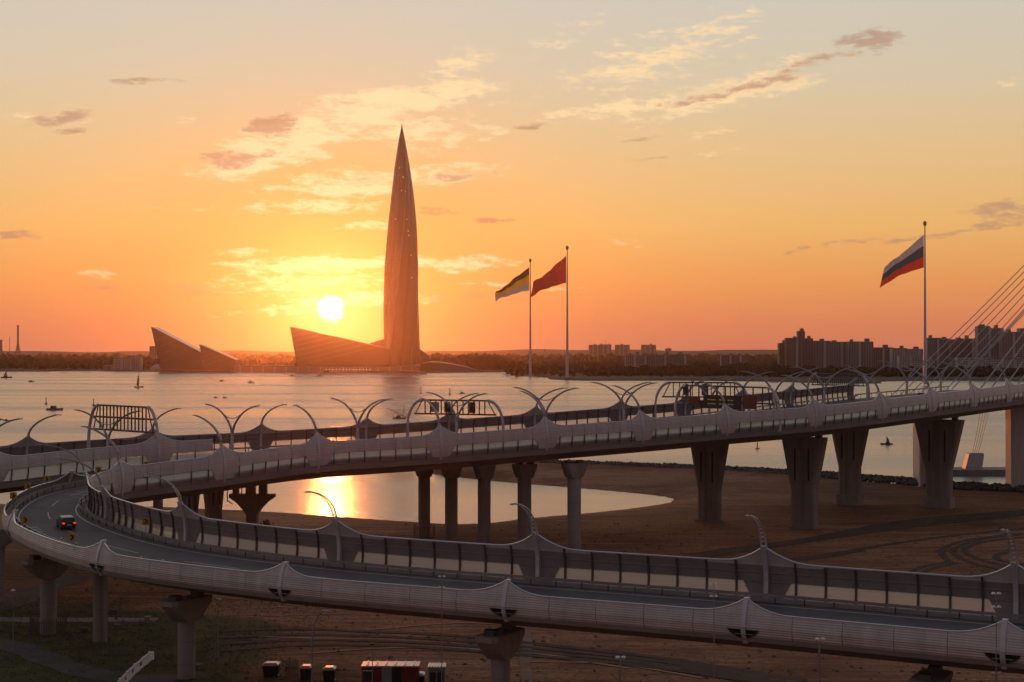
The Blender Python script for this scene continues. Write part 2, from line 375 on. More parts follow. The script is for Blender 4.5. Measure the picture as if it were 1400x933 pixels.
# ------------------------------------------------------------------ alignments
RI = [(85, 121, 13.3), (66, 131, 13.1), (46.6, 142, 13), (25.5, 154, 13), (2.8, 165.6, 13), (-20, 178, 13.1), (-41, 193, 13.6), (-56, 212, 14.4), (-62.5, 227, 15.2), (-60.5, 238, 16.1), (-46.5, 248, 17.4), (-32.9, 261, 18.6), (-12.4, 268, 19.6),
      (6.2, 276.5, 20.6), (24.3, 286.5, 21.4), (41.6, 297, 22.2), (60.8, 308, 23.1), (77.3, 321, 24.1), (91.7, 335.5, 24.9), (105.5, 351, 25.5), (118.7, 367, 26.1), (133, 385, 26.6), (162, 422, 27.5)]
RO = [(77, 107, 13.3), (59, 117, 13.1), (39.5, 128.5, 13), (18.4, 140.5, 13), (-4.3, 152, 13), (-27.5, 164, 13.1), (-49.5, 179, 13.6), (-66.3, 203, 14.4), (-73.0, 225, 15.3), (-71.8, 245, 16.2), (-56, 262, 17.4), (-41, 273.5, 18.6), (-19, 281.5, 19.6),
      (-.3, 289.5, 20.6), (17.5, 299, 21.4), (34, 309, 22.2), (53, 320, 23.1), (68.5, 332, 24.1), (82.5, 346, 24.9), (96, 361, 25.5), (109, 377, 26.1), (123, 394, 26.6), (152, 431, 27.5)]
NI = [(-150, 170, 13.5), (-125, 200, 14.9), (-104, 224, 15.9), (-86, 245, 16.7), (-71.5, 260.5, 17.7), (-57, 270.5, 18.4), (-41, 277.5, 18.8), (-20, 285, 19.7), (-1.5, 292.5, 20.7), (16, 302, 21.5), (32.5, 312, 22.3), (51.5, 323, 23.2), (67, 335, 24.2), (81, 349, 25), (94.5, 364, 25.6), (107.5, 380, 26.2), (121.5, 397, 26.7), (150.5, 434, 27.5)]
NO = [(-163, 182, 13.5), (-138, 212, 14.9), (-116, 236, 15.9), (-97.5, 256.5, 16.7), (-81, 272, 17.5), (-64, 283.5, 18.2), (-46, 291, 18.7), (-25, 298, 19.6), (-7, 305, 20.5), (10, 314, 21.3), (26, 323.5, 22.1), (44, 334, 23), (59, 346, 24), (72.5, 359.5, 24.8), (85.5, 374, 25.4), (98, 389.5, 26), (112, 406, 26.5), (141, 443, 27.3)]
def offset_line(L_, off, dz=0):
    out = []
    for i, p in enumerate(L_):
        a = Vector(L_[max(i-1, 0)]); b = Vector(L_[min(i+1, len(L_)-1)]); d = (b-a); d.z = 0; d.normalize()
        out.append((p[0]-d.y*off, p[1]+d.x*off, p[2]+dz))
    return out
FI = offset_line(NO, 1.6, -.6); FO = offset_line(NO, 15.5, -.6)
pRI, pRO, pNI, pNO, pFI, pFO = (Path(q) for q in (RI, RO, NI, NO, FI, FO))

# ------------------------------------------------------------------ near shore
def dens(pts, n=6):
    p = Path([(a, b, 0) for a, b in pts], n); return [(float(a), float(b)) for a, b in p.p[:, :2]]
def G(x, y, z=1.0): d = (H-z)*F/(y-EYE); return ((x-700)/F*d, d)
coast = dens([(-700, 330), (-330, 395), (-220, 402), (-140, 385)]+[G(x, y, .2) for x, y in ((180, 692), (350, 698), (470, 706), (565, 712.5), (650, 716), (720, 708), (840, 697), (900, 689), (922, 683), (905, 678), (850, 672), (780, 666), (700, 659.5), (620, 651), (588, 646), (600, 641), (640, 638), (730, 636.5), (946, 644), (1100, 652), (1260, 664), (1400, 673))]+[(220, 380), (420, 330), (800, 260)], 6)
poly = np.array(coast+[(800, -500), (-700, -500)])
def sdist(px, py):
    d2 = np.full(px.shape, 1e12); inside = np.zeros(px.shape, bool)
    n = len(poly)
    for i in range(n):
        ax, ay = poly[i]; bx, by = poly[(i+1) % n]
        ex, ey = bx-ax, by-ay; L2 = ex*ex+ey*ey
        tt = np.clip(((px-ax)*ex+(py-ay)*ey)/max(L2, 1e-9), 0, 1)
        d2 = np.minimum(d2, (px-ax-ex*tt)**2+(py-ay-ey*tt)**2)
        if ay != by:
            c = ((ay > py) != (by > py)) & (px < (bx-ax)*(py-ay)/(by-ay)+ax); inside ^= c
    return np.where(inside, 1, -1)*np.sqrt(d2)
def hgt(px, py):
    px = np.asarray(px, float); py = np.asarray(py, float); s = sdist(px, py)
    wav = .18*np.sin(px*.061+1.3*np.sin(py*.043))+.14*np.sin(py*.083+px*.031)+.08*np.sin(px*.17-py*.11)
    sea = np.clip((py-440)/30, 0, 1)*1.3*np.clip(1-np.abs(s-9)/9, 0, 1)
    k = np.clip(s*.11, -2.5, 1.0)
    return k+np.clip(s/12, 0, 1)*wav+sea+.08*np.sin(px*.9)*np.sin(py*.8)*np.clip(1-np.abs(s)/8, 0, 1)
def hz(x, y): return float(hgt(np.array([x]), np.array([y]))[0])
xs = np.concatenate([np.arange(-700, -200, 20), np.arange(-200, 240, 2.5), np.arange(240, 801, 20)])
ys = np.concatenate([np.arange(-500, 100, 25), np.arange(100, 560, 2.5), [580, 600]])
X, Y = np.meshgrid(xs, ys); Z = hgt(X, Y); nx = len(xs); ny = len(ys)
keep = Z > -2.45
idx = (np.arange(nx*ny)).reshape(ny, nx); fs = []
q = np.stack([idx[:-1, :-1], idx[:-1, 1:], idx[1:, 1:], idx[1:, :-1]], -1).reshape(-1, 4)
kq = (keep[:-1, :-1] | keep[:-1, 1:] | keep[1:, 1:] | keep[1:, :-1]).reshape(-1)
me = bpy.data.meshes.new('ground'); me.from_pydata(np.stack([X, Y, Z], -1).reshape(-1, 3).tolist(), [], q[kq].tolist())
me.materials.append(MATS['ground']); me.polygons.foreach_set('use_smooth', [True]*len(me.polygons)); me.update()
go = bpy.data.objects.new('ground', me); C.objects.link(go); tag(go, 'brown sandy shore ground with turf under the viaducts', 'ground', kind='structure')
# water
b = MB(); b.add([(-8700, -2800, 0), (8700, -2800, 0), (8700, 8600, 0), (-8700, 8600, 0)], [(0, 1, 2, 3)])
tag(b.build('sea_water', 'sea'), 'rippled open sea water reflecting the sunset', 'water', kind='structure')
bp_ = [G(x, y, 0) for x, y in ((100, 655), (250, 652), (400, 650), (560, 647), (605, 644), (640, 648), (740, 658), (930, 672), (960, 690), (880, 705), (720, 722), (650, 730), (520, 724), (350, 712), (180, 706), (60, 700))]
b = MB(); b.add([(x, y, .006) for x, y in bp_], [tuple(range(len(bp_)))]); b.f[-1] = tuple(reversed(b.f[-1]))
tag(b.build('bay_water', 'bay'), 'calm golden bay water enclosed by the sand spit', 'water', kind='structure')
# strips on the ground
def strip(name, pts, width, m_, label, cat, kind='structure', px=True, lift=.03):
    P = Path([(*G(x, y), 0) if px else (x, y, 0) for x, y in pts], 10); n = max(4, int(P.L/2.0)); rows = []
    for i in range(n+1):
        t = P.L*i/n; r = []
        for o in (-width/2, 0, width/2):
            p = P.at(t, o*(1+.12*math.sin(t*.7)), 0); r.append((p.x, p.y))
        rows.append(r)
    A_ = np.array(rows); Z_ = hgt(A_[..., 0].ravel(), A_[..., 1].ravel()).reshape(A_.shape[:2])+lift
    rows = [[(A_[i, j, 0], A_[i, j, 1], Z_[i, j]) for j in range(3)] for i in range(len(A_))]
    b = MB(); b.grid(rows); o = b.build(name, m_); tag(o, label, cat, kind=kind); return o
strip('path', [(-60, 849), (40, 849), (120, 847), (215, 846)], 3.4, 'path_pale', 'pale straight footpath crossing the turf behind the fenced column', 'path')
strip('path', [(-40, 872), (20, 884), (60, 900), (110, 916), (190, 928), (280, 922)], 4.2, 'path_dark', 'dark curving track through the turf', 'path', lift=.05)
strip('path', [(-30, 836), (20, 826), (60, 804), (110, 790)], 5.5, 'path_dark', 'dark dirt road passing under the hairpin bend', 'path', lift=.045)
strip('path', [(716, 862), (722, 880), (718, 905), (722, 945)], 1.3, 'trodden', 'pale trodden path beside the broad headed column', 'path', lift=.06)
dk = [[(1236, 797), (1242, 785), (1262, 775), (1300, 768)], [(1250, 798), (1256, 787), (1275, 777), (1310, 769)], [(1300, 770), (1288, 758), (1294, 748), (1330, 738), (1400, 730)], [(1400, 782), (1340, 772), (1308, 760), (1306, 750), (1345, 738), (1400, 732)], [(1420, 780), (1350, 767), (1322, 757), (1322, 749), (1350, 741), (1410, 735)], [(1420, 772), (1370, 766), (1362, 760), (1375, 755)], [(1050, 768), (1120, 760), (1220, 743), (1300, 733), (1420, 722)], [(860, 790), (980, 772), (1100, 765), (1180, 752)]]
dk += [[(760+30*k, 800-6*k), (900+20*k, 772-5*k), (1040+16*k, 752-4*k), (1230, 722-3*k), (1420, 705-2*k)] for k in range(4)]
dk += [[(300, 862+9*k), (420, 858+8*k), (560, 866+7*k), (720, 880+6*k), (900, 902+5*k), (1100, 930+4*k)] for k in range(4)]
for k, p in enumerate(dk): strip('tyre_track', p, 1.3 if k < 6 else 1.7, 'track_dark', 'dark curved tyre tracks in the brown sand', 'tyre track', lift=.03+.004*k)
pk = [[(340, 842), (520, 836), (690, 848), (900, 872)], [(330, 868), (480, 874), (640, 884), (800, 905), (960, 930)], [(420, 895), (560, 888), (690, 893), (860, 918)], [(720, 908), (860, 912), (1010, 925), (1120, 938)], [(500, 860), (620, 852), (700, 856)], [(780, 845), (900, 860), (1080, 884), (1300, 908), (1450, 920)], [(720, 740), (860, 730), (1000, 722), (1100, 726)]]
for k, p in enumerate(pk): strip('wheel_rut', p, .55+.1*(k % 3), 'track_pale', 'pale wheel ruts running over the dark sand', 'wheel rut', lift=.07+.004*k)
# turf blades
b = MB(); n = 0
while n < 14000:
    x = random.uniform(-82, -26); y = random.uniform(150, 232)
    if -x/70+random.uniform(-.3, .3) < .45+.25*math.sin(x*.21)*math.sin(y*.17): continue
    n += 1
    z = 1.0+.18*math.sin(x*.061+1.3*math.sin(y*.043))+.14*math.sin(y*.083+x*.031)+.08*math.sin(x*.17-y*.11)
    a = random.uniform(0, 6.28); hh = random.uniform(.05, .16); dx, dy = math.cos(a)*.14, math.sin(a)*.14
    b.add([(x-dx, y-dy, z-.02), (x+dx, y+dy, z-.02), (x+dy*.8, y-dx*.8, z+hh)], [(0, 1, 2)])
mat('grass', (.085, .08, .036), .9, 0, .45, .3)
tag(b.build('grass', 'grass'), 'short dry grass tufts on the turf below the bend', 'grass', kind='stuff')
# riprap along the sea side of the spit
def ico(c, r, sq, seed):
    rr = random.Random(seed); ph = (1+5**.5)/2
    V = [(-1, ph, 0), (1, ph, 0), (-1, -ph, 0), (1, -ph, 0), (0, -1, ph), (0, 1, ph), (0, -1, -ph), (0, 1, -ph), (ph, 0, -1), (ph, 0, 1), (-ph, 0, -1), (-ph, 0, 1)]
    k = r/1.9
    return [(c[0]+x*k*rr.uniform(.75, 1.25), c[1]+y*k*rr.uniform(.75, 1.25), c[2]+z*k*sq*rr.uniform(.75, 1.25)) for x, y, z in V]
ICOF = [(0, 11, 5), (0, 5, 1), (0, 1, 7), (0, 7, 10), (0, 10, 11), (1, 5, 9), (5, 11, 4), (11, 10, 2), (10, 7, 6), (7, 1, 8), (3, 9, 4), (3, 4, 2), (3, 2, 6), (3, 6, 8), (3, 8, 9), (4, 9, 5), (2, 4, 11), (6, 2, 10), (8, 6, 7), (9, 8, 1)]
b = MB()
ry = rng.uniform(140, 330, 2600); rx = rng.uniform(-.30, .34, 2600)*ry; rs = sdist(rx, ry)
for i in range(2600):
    x, y = float(rx[i]), float(ry[i])
    if rs[i] < 4: continue
    zz = 1.0+.18*math.sin(x*.061+1.3*math.sin(y*.043))+.14*math.sin(y*.083+x*.031)+.08*math.sin(x*.17-y*.11)
    b.add(ico((x, y, zz+.03), random.choice((.08, .1, .12, .16, .28)), .7, i), ICOF)
tag(b.build('rubble', 'silt'), 'scattered small stones and clods on the sand', 'rubble', kind='stuff')
rp = Path([(*G(x, y, .5), 0) for x, y in ((596, 643), (640, 639), (730, 637.5), (946, 645), (1100, 653), (1260, 665), (1400, 674))]+[(222, 378, 0)], 12)
b = MB()
for i in range(6200):
    t = random.uniform(0, rp.L); o = random.uniform(-1.6, 3.2); p = rp.at(t, o-3.2, 0)
    b.add(ico((p.x, p.y, 1.0+1.5*(1-abs(o-.6)/2.8)+random.uniform(-.2, .3)), random.uniform(.4, .85), .8, i), ICOF)
tag(b.build('riprap', 'rock'), 'dark boulders heaped along the seaward edge of the spit', 'rocks', kind='stuff')

# ------------------------------------------------------------------ viaduct decks
def deck(name, label, A, B, k0, k1, depth=2.6, edge=1.1, lines=()):
    root = empty(name, label, 'bridge', tuple(A.p[(k0+k1)//2]))
    K = list(range(k0, k1+1, 4)); 
    if K[-1] != k1: K.append(k1)
    a = [Vector(A.p[k]) for k in K]; c = [Vector(B.p[k]) for k in K]
    up = Vector((0, 0, 1))
    b = MB(); b.grid([[p.lerp(q, f) for f in (0, .25, .5, .75, 1)] for p, q in zip(a, c)])
    b.build('road_surface', 'asphalt', root)
    prof = [(0, -.02), (0, -edge), (.10, -edge-.05), (.22, -1.6), (.30, -depth), (.70, -depth), (.78, -1.6), (.90, -edge-.05), (1, -edge), (1, -.02)]
    b = MB(); b.loft([[p.lerp(q, f)+up*h for f, h in prof] for p, q in zip(a, c)]); b.build('girder', 'girder', root)
    for (f, wd, dash) in lines:
        b = MB(); run = []
        for i in range(len(K)-1):
            if dash and (i//2) % 2: continue
            r = []
            for j in (i, i+1):
                p, q = a[j], c[j]; n = (q-p).normalized(); m_ = p.lerp(q, f)+up*.006
                r.append([m_-n*wd/2, m_+n*wd/2])
            b.grid(r)
        b.build('lane_line', 'line_paint', root)
    return root
n_r = len(pRI.p)-1
ramp = deck('ramp_deck', 'curved single carriageway ramp doubling back in a hairpin bend', pRI, pRO, 0, n_r, lines=((.16, .18, 0), (.84, .18, 0), (.5, .16, 1)))
deck('viaduct_deck', 'raised motorway carriageway running behind the ramp bend', pNI, pNO, 0, len(pNI.p)-1, 2.4, lines=((.12, .18, 0), (.88, .18, 0)))
deck('viaduct_deck', 'farther motorway carriageway next to the sea', pFI, pFO, 0, len(pFI.p)-1, 2.4, lines=((.12, .18, 0), (.88, .18, 0)))
# give-way hatching by the bend
b = MB()
for t, f, ln in ((0, .73, 1.2), (1.5, .72, 3.0), (3.0, .71, 3.0)):
    k = pRI.knot[7]+int(t*1.6)-3; p, q = Vector(pRI.p[k]), Vector(pRO.p[k]); n = (q-p).normalized(); d = Vector((-n.y, n.x, 0))
    m_ = p.lerp(q, f)+Vector((0, 0, .012)); b.add([m_, m_+n*ln-d*1.0, m_+n*ln-d*.4, m_+d*.6], [(0, 1, 2, 3)])
b.build('hatch_mark', 'line_paint', ramp)

# low concrete parapets and guard rails
def rail(label, P, sg, s0, s1, inset=1.1, h=.8, group=None):
    root = empty('guardrail', label, 'guardrail', tuple(P.pos((s0+s1)/2)), group)
    n = int((s1-s0)/1.5); ts = [s0+(s1-s0)*i/n for i in range(n+1)]
    b = MB(); b.loft([[P.at(t, -sg*(inset-o), hh) for o, hh in ((-.06, h-.16), (.03, h-.12), (-.03, h), (.03, h+.12), (-.06, h+.16))] for t in ts])
    b.build('beam', 'rail', root)
    b = MB()
    for i in range(0, n+1, 2): 
        p = P.at(ts[i], -sg*(inset-.1), h/2); b.box(p, (.12, .12, h+.3))
    o = b.build('post_row', 'steel_dark', root); o['kind'] = 'stuff'
    return root
def parapet(P, sg, s0, s1, root, h=1.0, inset=.12):
    n = int((s1-s0)/2); rows = []
    for i in range(n+1):
        t = s0+(s1-s0)*i/n; rows.append([P.at(t, -sg*(inset+o), hh) for o, hh in ((0, 0), (0, h), (.22, h), (.32, .3), (.42, 0))])
    b = MB(); b.loft(rows); return b.build('parapet', 'skirt', root)

# ------------------------------------------------------------------ noise barriers
OFF_H = [-1.6, -1.2, -.4, 0, 1, 2, 3, 3.8, 4.6, 5.6]; OFF_V = [-.75, -.5, -.02, .12, .32, .36, .26, .06, -.25, -.7]
def boff(h): return float(np.interp(h, OFF_H, OFF_V))
ALLP = {}
def barrier(label, P, sg, posts, s0, s1, top=3.8, peak=1.7, windows=True, pane_w=3.1, reach=5.2, low=False, inner=True, bot=0.0, ext_to_bottom=-1.2, panes=True):
    mid = P.pos((s0+s1)/2); root = empty('noise_barrier', label, 'barrier', tuple(mid))
    posts = sorted(p for p in posts if s0-.1 <= p <= s1+.1)
    prow = np.array(posts if posts else [-1e6])
    def td(t): return float(np.min(np.abs(prow-t)))
    def htop(t): return top+peak*max(0, 1-td(t)/reach)**2.3
    if low: off = lambda h: float(np.interp(h, [-1.3, -.6, .2, 1.3, 2.6], [-.35, .18, .32, .05, -.5]))
    else: off = boff
    def pt(t, o, h): return P.at(t, sg*(off(h)+o), h)
    W0, W1, WT = 1.5, 2.5, 1.9                                    # window closes in around a post
    if not windows: WT = bot
    def hbot(t):
        if not windows: return bot
        d = td(t); return 0.0 if d < W0 else WT*min(1, (d-W0)/(W1-W0))
    # stations of the panel joints
    marks = [s0]+[p for p in posts if s0+1 < p < s1-1]+[s1]
    joints = []
    for a, c in zip(marks, marks[1:]):
        n = max(2, round((c-a)/pane_w)); joints += [(a+(c-a)*i/n, a+(c-a)*(i+1)/n, i, n) for i in range(n)]
    rib = .22 if low else .26
    hs_all = []
    h = bot
    while h < top+peak+.3: hs_all += [(h, 0), (h+rib*.5, .035)]; h += rib
    bm_ = None
    for (a, c, i, n) in joints:
        # opaque ribbed panel
        first = i % 2 == 0
        if first: bm_ = MB()
        ss = [a+.03+(c-a-.06)*k/5 for k in range(6)]
        if windows: ss = sorted(set(ss+[p+s_*q for p in posts for s_ in (-1, 1) for q in (W0, W1) if a < p+s_*q < c]))
        lo = min(hbot(t) for t in ss); hi = max(htop(t) for t in ss)
        hh = [q for q in hs_all if lo-.3 <= q[0] <= hi+.3]
        A = [[pt(t, o_, min(max(h_, hbot(t)), htop(t))) for h_, o_ in hh] for t in ss]
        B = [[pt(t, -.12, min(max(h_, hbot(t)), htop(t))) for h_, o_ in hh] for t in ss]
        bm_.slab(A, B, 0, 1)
        if windows and max(htop(t) for t in ss) > top+.06:      # pale gusset inside the peak
            gs = MB(); tt_ = [a+(c-a)*k/8 for k in range(9)]
            gs.grid([[pt(t, -.135, min(h_, htop(t)-.02)) for h_ in (top-.25, top, top+.4, top+.8, top+1.2, top+peak)] for t in tt_]); gs.build('gusset', 'panel', root)
        if not first or i == n-1: bm_.build('panel', ['panel', 'lining'], root)
        # pane
        if windows:
            ta, tb, ba, bb = a, c, a, c
            if td(a) < .5: ta, ba = a+W1, a+W0
            if td(c) < .5: tb, bb = c-W1, c-W0
            if tb-ta > .3 or True:
                tb = max(tb, ta+.1)
                b = MB(); g = .06; v = []
                for hh_, (u0, u1) in ((.0, (ba, bb)), (.65, (ba*.66+ta*.34, bb*.66+tb*.34)), (1.3, (ba*.32+ta*.68, bb*.32+tb*.68)), (WT, (ta, tb))):
                    v.append([pt(u0+(u1-u0)*k/2, -.06, hh_) for k in range(3)])
                b.grid(v); b.build('pane', 'pane', root)
        # skirt below
        if windows:
            b = MB(); A = [[pt(t, 0, h_) for h_ in (-1.2, -.4, -.03)] for t in (a+.03, (a+c)/2, c-.03)]; B = [[pt(t, -.12, h_) for h_ in (-1.2, -.4, -.03)] for t in (a+.03, (a+c)/2, c-.03)]
            b.slab(A, B); b.build('skirt_panel', 'skirt', root)
        # mullion
        if i > 0 and (windows or inner):
            b = MB(); h0, h1 = (-.2, htop(a)-.05) if windows else (.0, top-.05)
            hs_ = np.linspace(h0, h1, 7); r1 = []
            for h_ in hs_: r1.append([pt(a+e_, o_, h_) for e_, o_ in ((-.09, -.30), (.09, -.30), (.09, .03 if windows and h_ < WT else -.13), (-.09, .03 if windows and h_ < WT else -.13))])
            b.loft(r1); b.build('mullion', 'steel_dark', root)
    # top cap, inside purlins
    n = int((s1-s0)/.8); ts = [s0+(s1-s0)*i/n for i in range(n+1)]
    ts = sorted(set(ts+[p for p in posts]))
    b = MB(); b.tube([pt(t, -.06, htop(t)+.03) for t in ts], .11, 6); b.build('top_cap', 'cap', root)
    if inner and windows:
        for h_ in (WT+.02, 2.85):
            b = MB(); b.tube([pt(t, -.2, h_) for t in ts[::3]], .05, 4); b.build('purlin', 'rail', root)
        b = MB(); b.tube([pt(t, .03, -.0) for t in ts[::3]], .05, 4); b.build('sill', 'rail', root)
    # main posts
    for p in posts:
        b = MB(); hs_ = np.linspace(ext_to_bottom-.05, htop(p)+.1, 14); w_ = .22
        outer = [[pt(p+e_, o_, h_) for e_, o_ in ((-w_, -.5), (w_, -.5), (w_, .12), (-w_, .12))] for h_ in hs_]
        b.loft(outer); b.build('main_post', 'steel_white', root)
        if low:      # dark half-moon openings either side of the post foot
            for e_ in (-1, 1):
                b = MB(); ring = [(.22, -.08), (1.5, -.08), (1.35, -.36), (.95, -.66), (.48, -.9), (.22, -.95)]
                b.add([pt(p+e_*u, .13, h_) for u, h_ in ring], [tuple(range(6))]); b.build('drain_opening', 'black', root)
                b = MB(); ring = [(.22, -.02), (1.6, -.02), (1.5, -.08), (.22, -.08)]
                b.add([pt(p+e_*u, .14, h_) for u, h_ in ring], [tuple(range(4))]); b.build('opening_lip', 'steel_white', root)
    root['pk'] = 0; del root['pk']
    return root, pt, htop

LAMPK = 0
def lamp_arm(P, sg, s, base, reach, rise, label, group, ladder=False, r0=.2, th1=82, skew=0.0):
    p = P.at(s, 0, 0); root = empty('street_lamp', label, 'street lamp', tuple(P.at(s, sg*(boff(base)), base)), group)
    o0 = boff(base)-.1; d0 = P.tan(s)
    class Q:
        @staticmethod
        def at(t, off, h): return P.at(t, off, h)+d0*(skew*abs(off-sg*o0))
    Po = P; pts = []
    for i in range(13):
        th = R(th1)*i/12; pts.append((boff(base)-.1-reach*(1-math.cos(th))/(1-math.cos(R(th1))), base-.35+rise*math.sin(th)/math.sin(R(th1))))
    b = MB()
    if ladder:
        for e_ in (-.27, .27): b.tube([Q.at(s+e_*(1-.25*i/12), sg*o, h) for i, (o, h) in enumerate(pts)], [.11-.004*i for i in range(13)], 5)
        for i in range(1, 12): b.tube([Q.at(s-.25, sg*pts[i][0], pts[i][1]), Q.at(s+.25, sg*pts[i][0], pts[i][1])], .07, 4)
    else:
        b.tube([Q.at(s, sg*o, h) for o, h in pts], [r0*(1-.04*i) for i in range(13)], 6)
    b.build('arm', 'arm_grey' if not ladder else 'steel_white', root)
    o, h = pts[-1]; b = MB(); a = Q.at(s, sg*o, h); c = Q.at(s, sg*(o-.75), h+.02)
    b.loft([[Q.at(s+e_, sg*(o+.1), h+z_) for e_, z_ in ((-.16, -.05), (.16, -.05), (.12, .1), (-.12, .1))], [Q.at(s+e_, sg*(o-.8), h+z_+.03) for e_, z_ in ((-.2, -.08), (.2, -.08), (.14, .06), (-.14, .06))]])
    b.build('lamp_head', 'grey_paint', root)
    return root

ks = pRI.ks
# near leg + bend + far leg share one inner barrier: built as three runs
near_posts = ks[1:7]; bend_posts = ks[7:10]; far_posts = ks[10:22]
barrier('grey noise barrier with a lit window band along the inside of the lower ramp', pRI, -1, near_posts, ks[0]+.5, (ks[6]+ks[7])/2, pane_w=3.1)
barrier('tightly curved noise barrier on the inside of the hairpin bend', pRI, -1, bend_posts, (ks[6]+ks[7])/2+.05, (ks[9]+ks[10])/2, pane_w=2.2, peak=1.2, reach=3.4)
barrier('pale ribbed noise barrier with window band along the near edge of the upper viaduct', pRI, -1, far_posts, (ks[9]+ks[10])/2+.05, ks[22]-.5, pane_w=2.75, reach=4.2)
for i in range(1, 7): lamp_arm(pRI, -1, ks[i], 5.5, 4.6, 3.9, 'curved ladder like lamp arm on the peaks of the lower ramp barrier', 'ladder lamp arms over the lower ramp', True)
for i in range(7, 9): lamp_arm(pRI, -1, ks[i], 5.5, 5.6, 3.9, 'thin curved lamp arm leaning over the car on the hairpin bend', 'lamp arms of the hairpin bend', False, .15)
for i in range(9, 22): lamp_arm(pRI, -1, ks[i], 5.5, 7.0, 4.9, 'pale curved lamp arm rising from the near barrier of the upper viaduct', 'lamp arms along the near barrier of the upper viaduct', False, .27, th1=70, skew=-.12)
parapet(pRI, -1, .5, ks[8], ramp, .4); parapet(pRI, -1, ks[8]+.1, ks[10], ramp); parapet(pRI, -1, ks[10]+.1, pRI.L-.5, ramp)
rail('guardrail along the foot of the inner barrier of the ramp', pRI, -1, .5, ks[11], 1.3)
# outer barrier of the ramp: low, fully ribbed
kso = pRO.ks
op = [pRO.find_x(x, kso[1], kso[6]+6) for x in (1372, 1018, 690, 385)]+[pRO.find_x(135, kso[5], kso[7]), pRO.find_x(14, kso[6], kso[8]-6), kso[9]+1.5]
op = [pRO.find_x(1372, kso[1], kso[3])-26]+op
barrier('pale ribbed barrier with low peaks along the outer edge of the lower ramp', pRO, 1, op, kso[0]+.5, kso[10]-2, top=1.3, peak=1.25, windows=False, pane_w=5.0, low=True, inner=False, bot=-1.3, reach=4.6, ext_to_bottom=-1.4)
parapet(pRO, 1, .5, kso[10]-2, ramp, .7)
rail('guardrail along the outer edge of the ramp', pRO, 1, .5, kso[10]-2, 1.3, .9)
# mainline
kn = pNI.ks
ng = pNI.find_x(217, kn[3], kn[6]); n_end = pNI.find_x(291, kn[4], kn[6]); nposts = [ng-26*i for i in range(0, 4)]
nposts[1] = pNI.find_x(-8, kn[2], kn[4])
barrier('pale noise barrier with window band beside the motorway behind the bend', pNI, -1, nposts, kn[2], n_end, pane_w=3.1)
kf = pFO.ks
fposts = [pFO.find_x(x) for x in (36, 207, 356, 500, 613.5, 730.5, 847, 936, 1013, 1080, 1166)]
barrier('dark backlit noise barrier on the seaward edge of the viaduct', pFO, 1, fposts, kf[2], fposts[-1]+.3, pane_w=2.9, reach=4.6)
for s_ in fposts[:-1]: lamp_arm(pFO, 1, s_, 5.5, 5.4, 4.3, 'dark curved lamp arm on the seaward barrier leaning over the road', 'lamp arms of the seaward barrier', False, .25, th1=68, skew=.6)
rail('railing on the seaward edge beyond the end of the dark barrier', pFO, 1, fposts[-1]+1, pFO.L-1, .2, 1.1)
rail('guardrail along the seaward carriageway', pFO, 1, kf[2], fposts[-1], 1.4, .9)

# Y shaped twin lamps in the median
def ylamp(s, label, group):
    P = pNO; root = empty('twin_street_lamp', label, 'street lamp', tuple(P.at(s, .8, -2.0)), group)
    b = MB(); b.tube([P.at(s, .8, -2.2), P.at(s, .8, 2.5), P.at(s, .8, 4.2)], [.34, .30, .28], 8); b.build('mast', 'steel_white', root)
    for sg in (-1, 1):
        pts = []
        for i in range(12):
            f = i/11; pts.append(P.at(s, .8+sg*(.08+5.6*f**1.6), 3.9+5.6*math.sin(f*math.pi/2*.92))-P.tan(s)*sg*3.9*f**1.6)
        b = MB(); b.tube(pts, [.26-.012*i for i in range(12)], 6); b.build('arm', 'arm_grey', root)
        p = pts[-1]; b = MB(); d = P.tan(s); n = Vector((-d.y, d.x, 0))*sg; b.loft([[p+n*u+d*v+Vector((0, 0, w_)) for v, w_ in ((-.15, -.07), (.15, -.07), (.12, .08), (-.12, .08))] for u in (-.1, .8)]); b.build('lamp_head', 'grey_paint', root)
    pts = []
    for i in range(9):
        f = i/8*2-1; pts.append(P.at(s, .8+f*1.55, 7.25+.65*(f*f)-.35)-P.tan(s)*f*1.1)
    b = MB(); b.tube(pts, .09, 5); b.build('tie', 'steel_white', root)
for x in (-20, 150, 318, 490, 626, 749, 856, 973, 1062, 1131, 1190, 1244, 1290, 1330):
    ylamp(pNO.find_x(x), 'Y shaped twin lamp mast with sagging tie between the two carriageways', 'Y shaped lamps in the viaduct median')

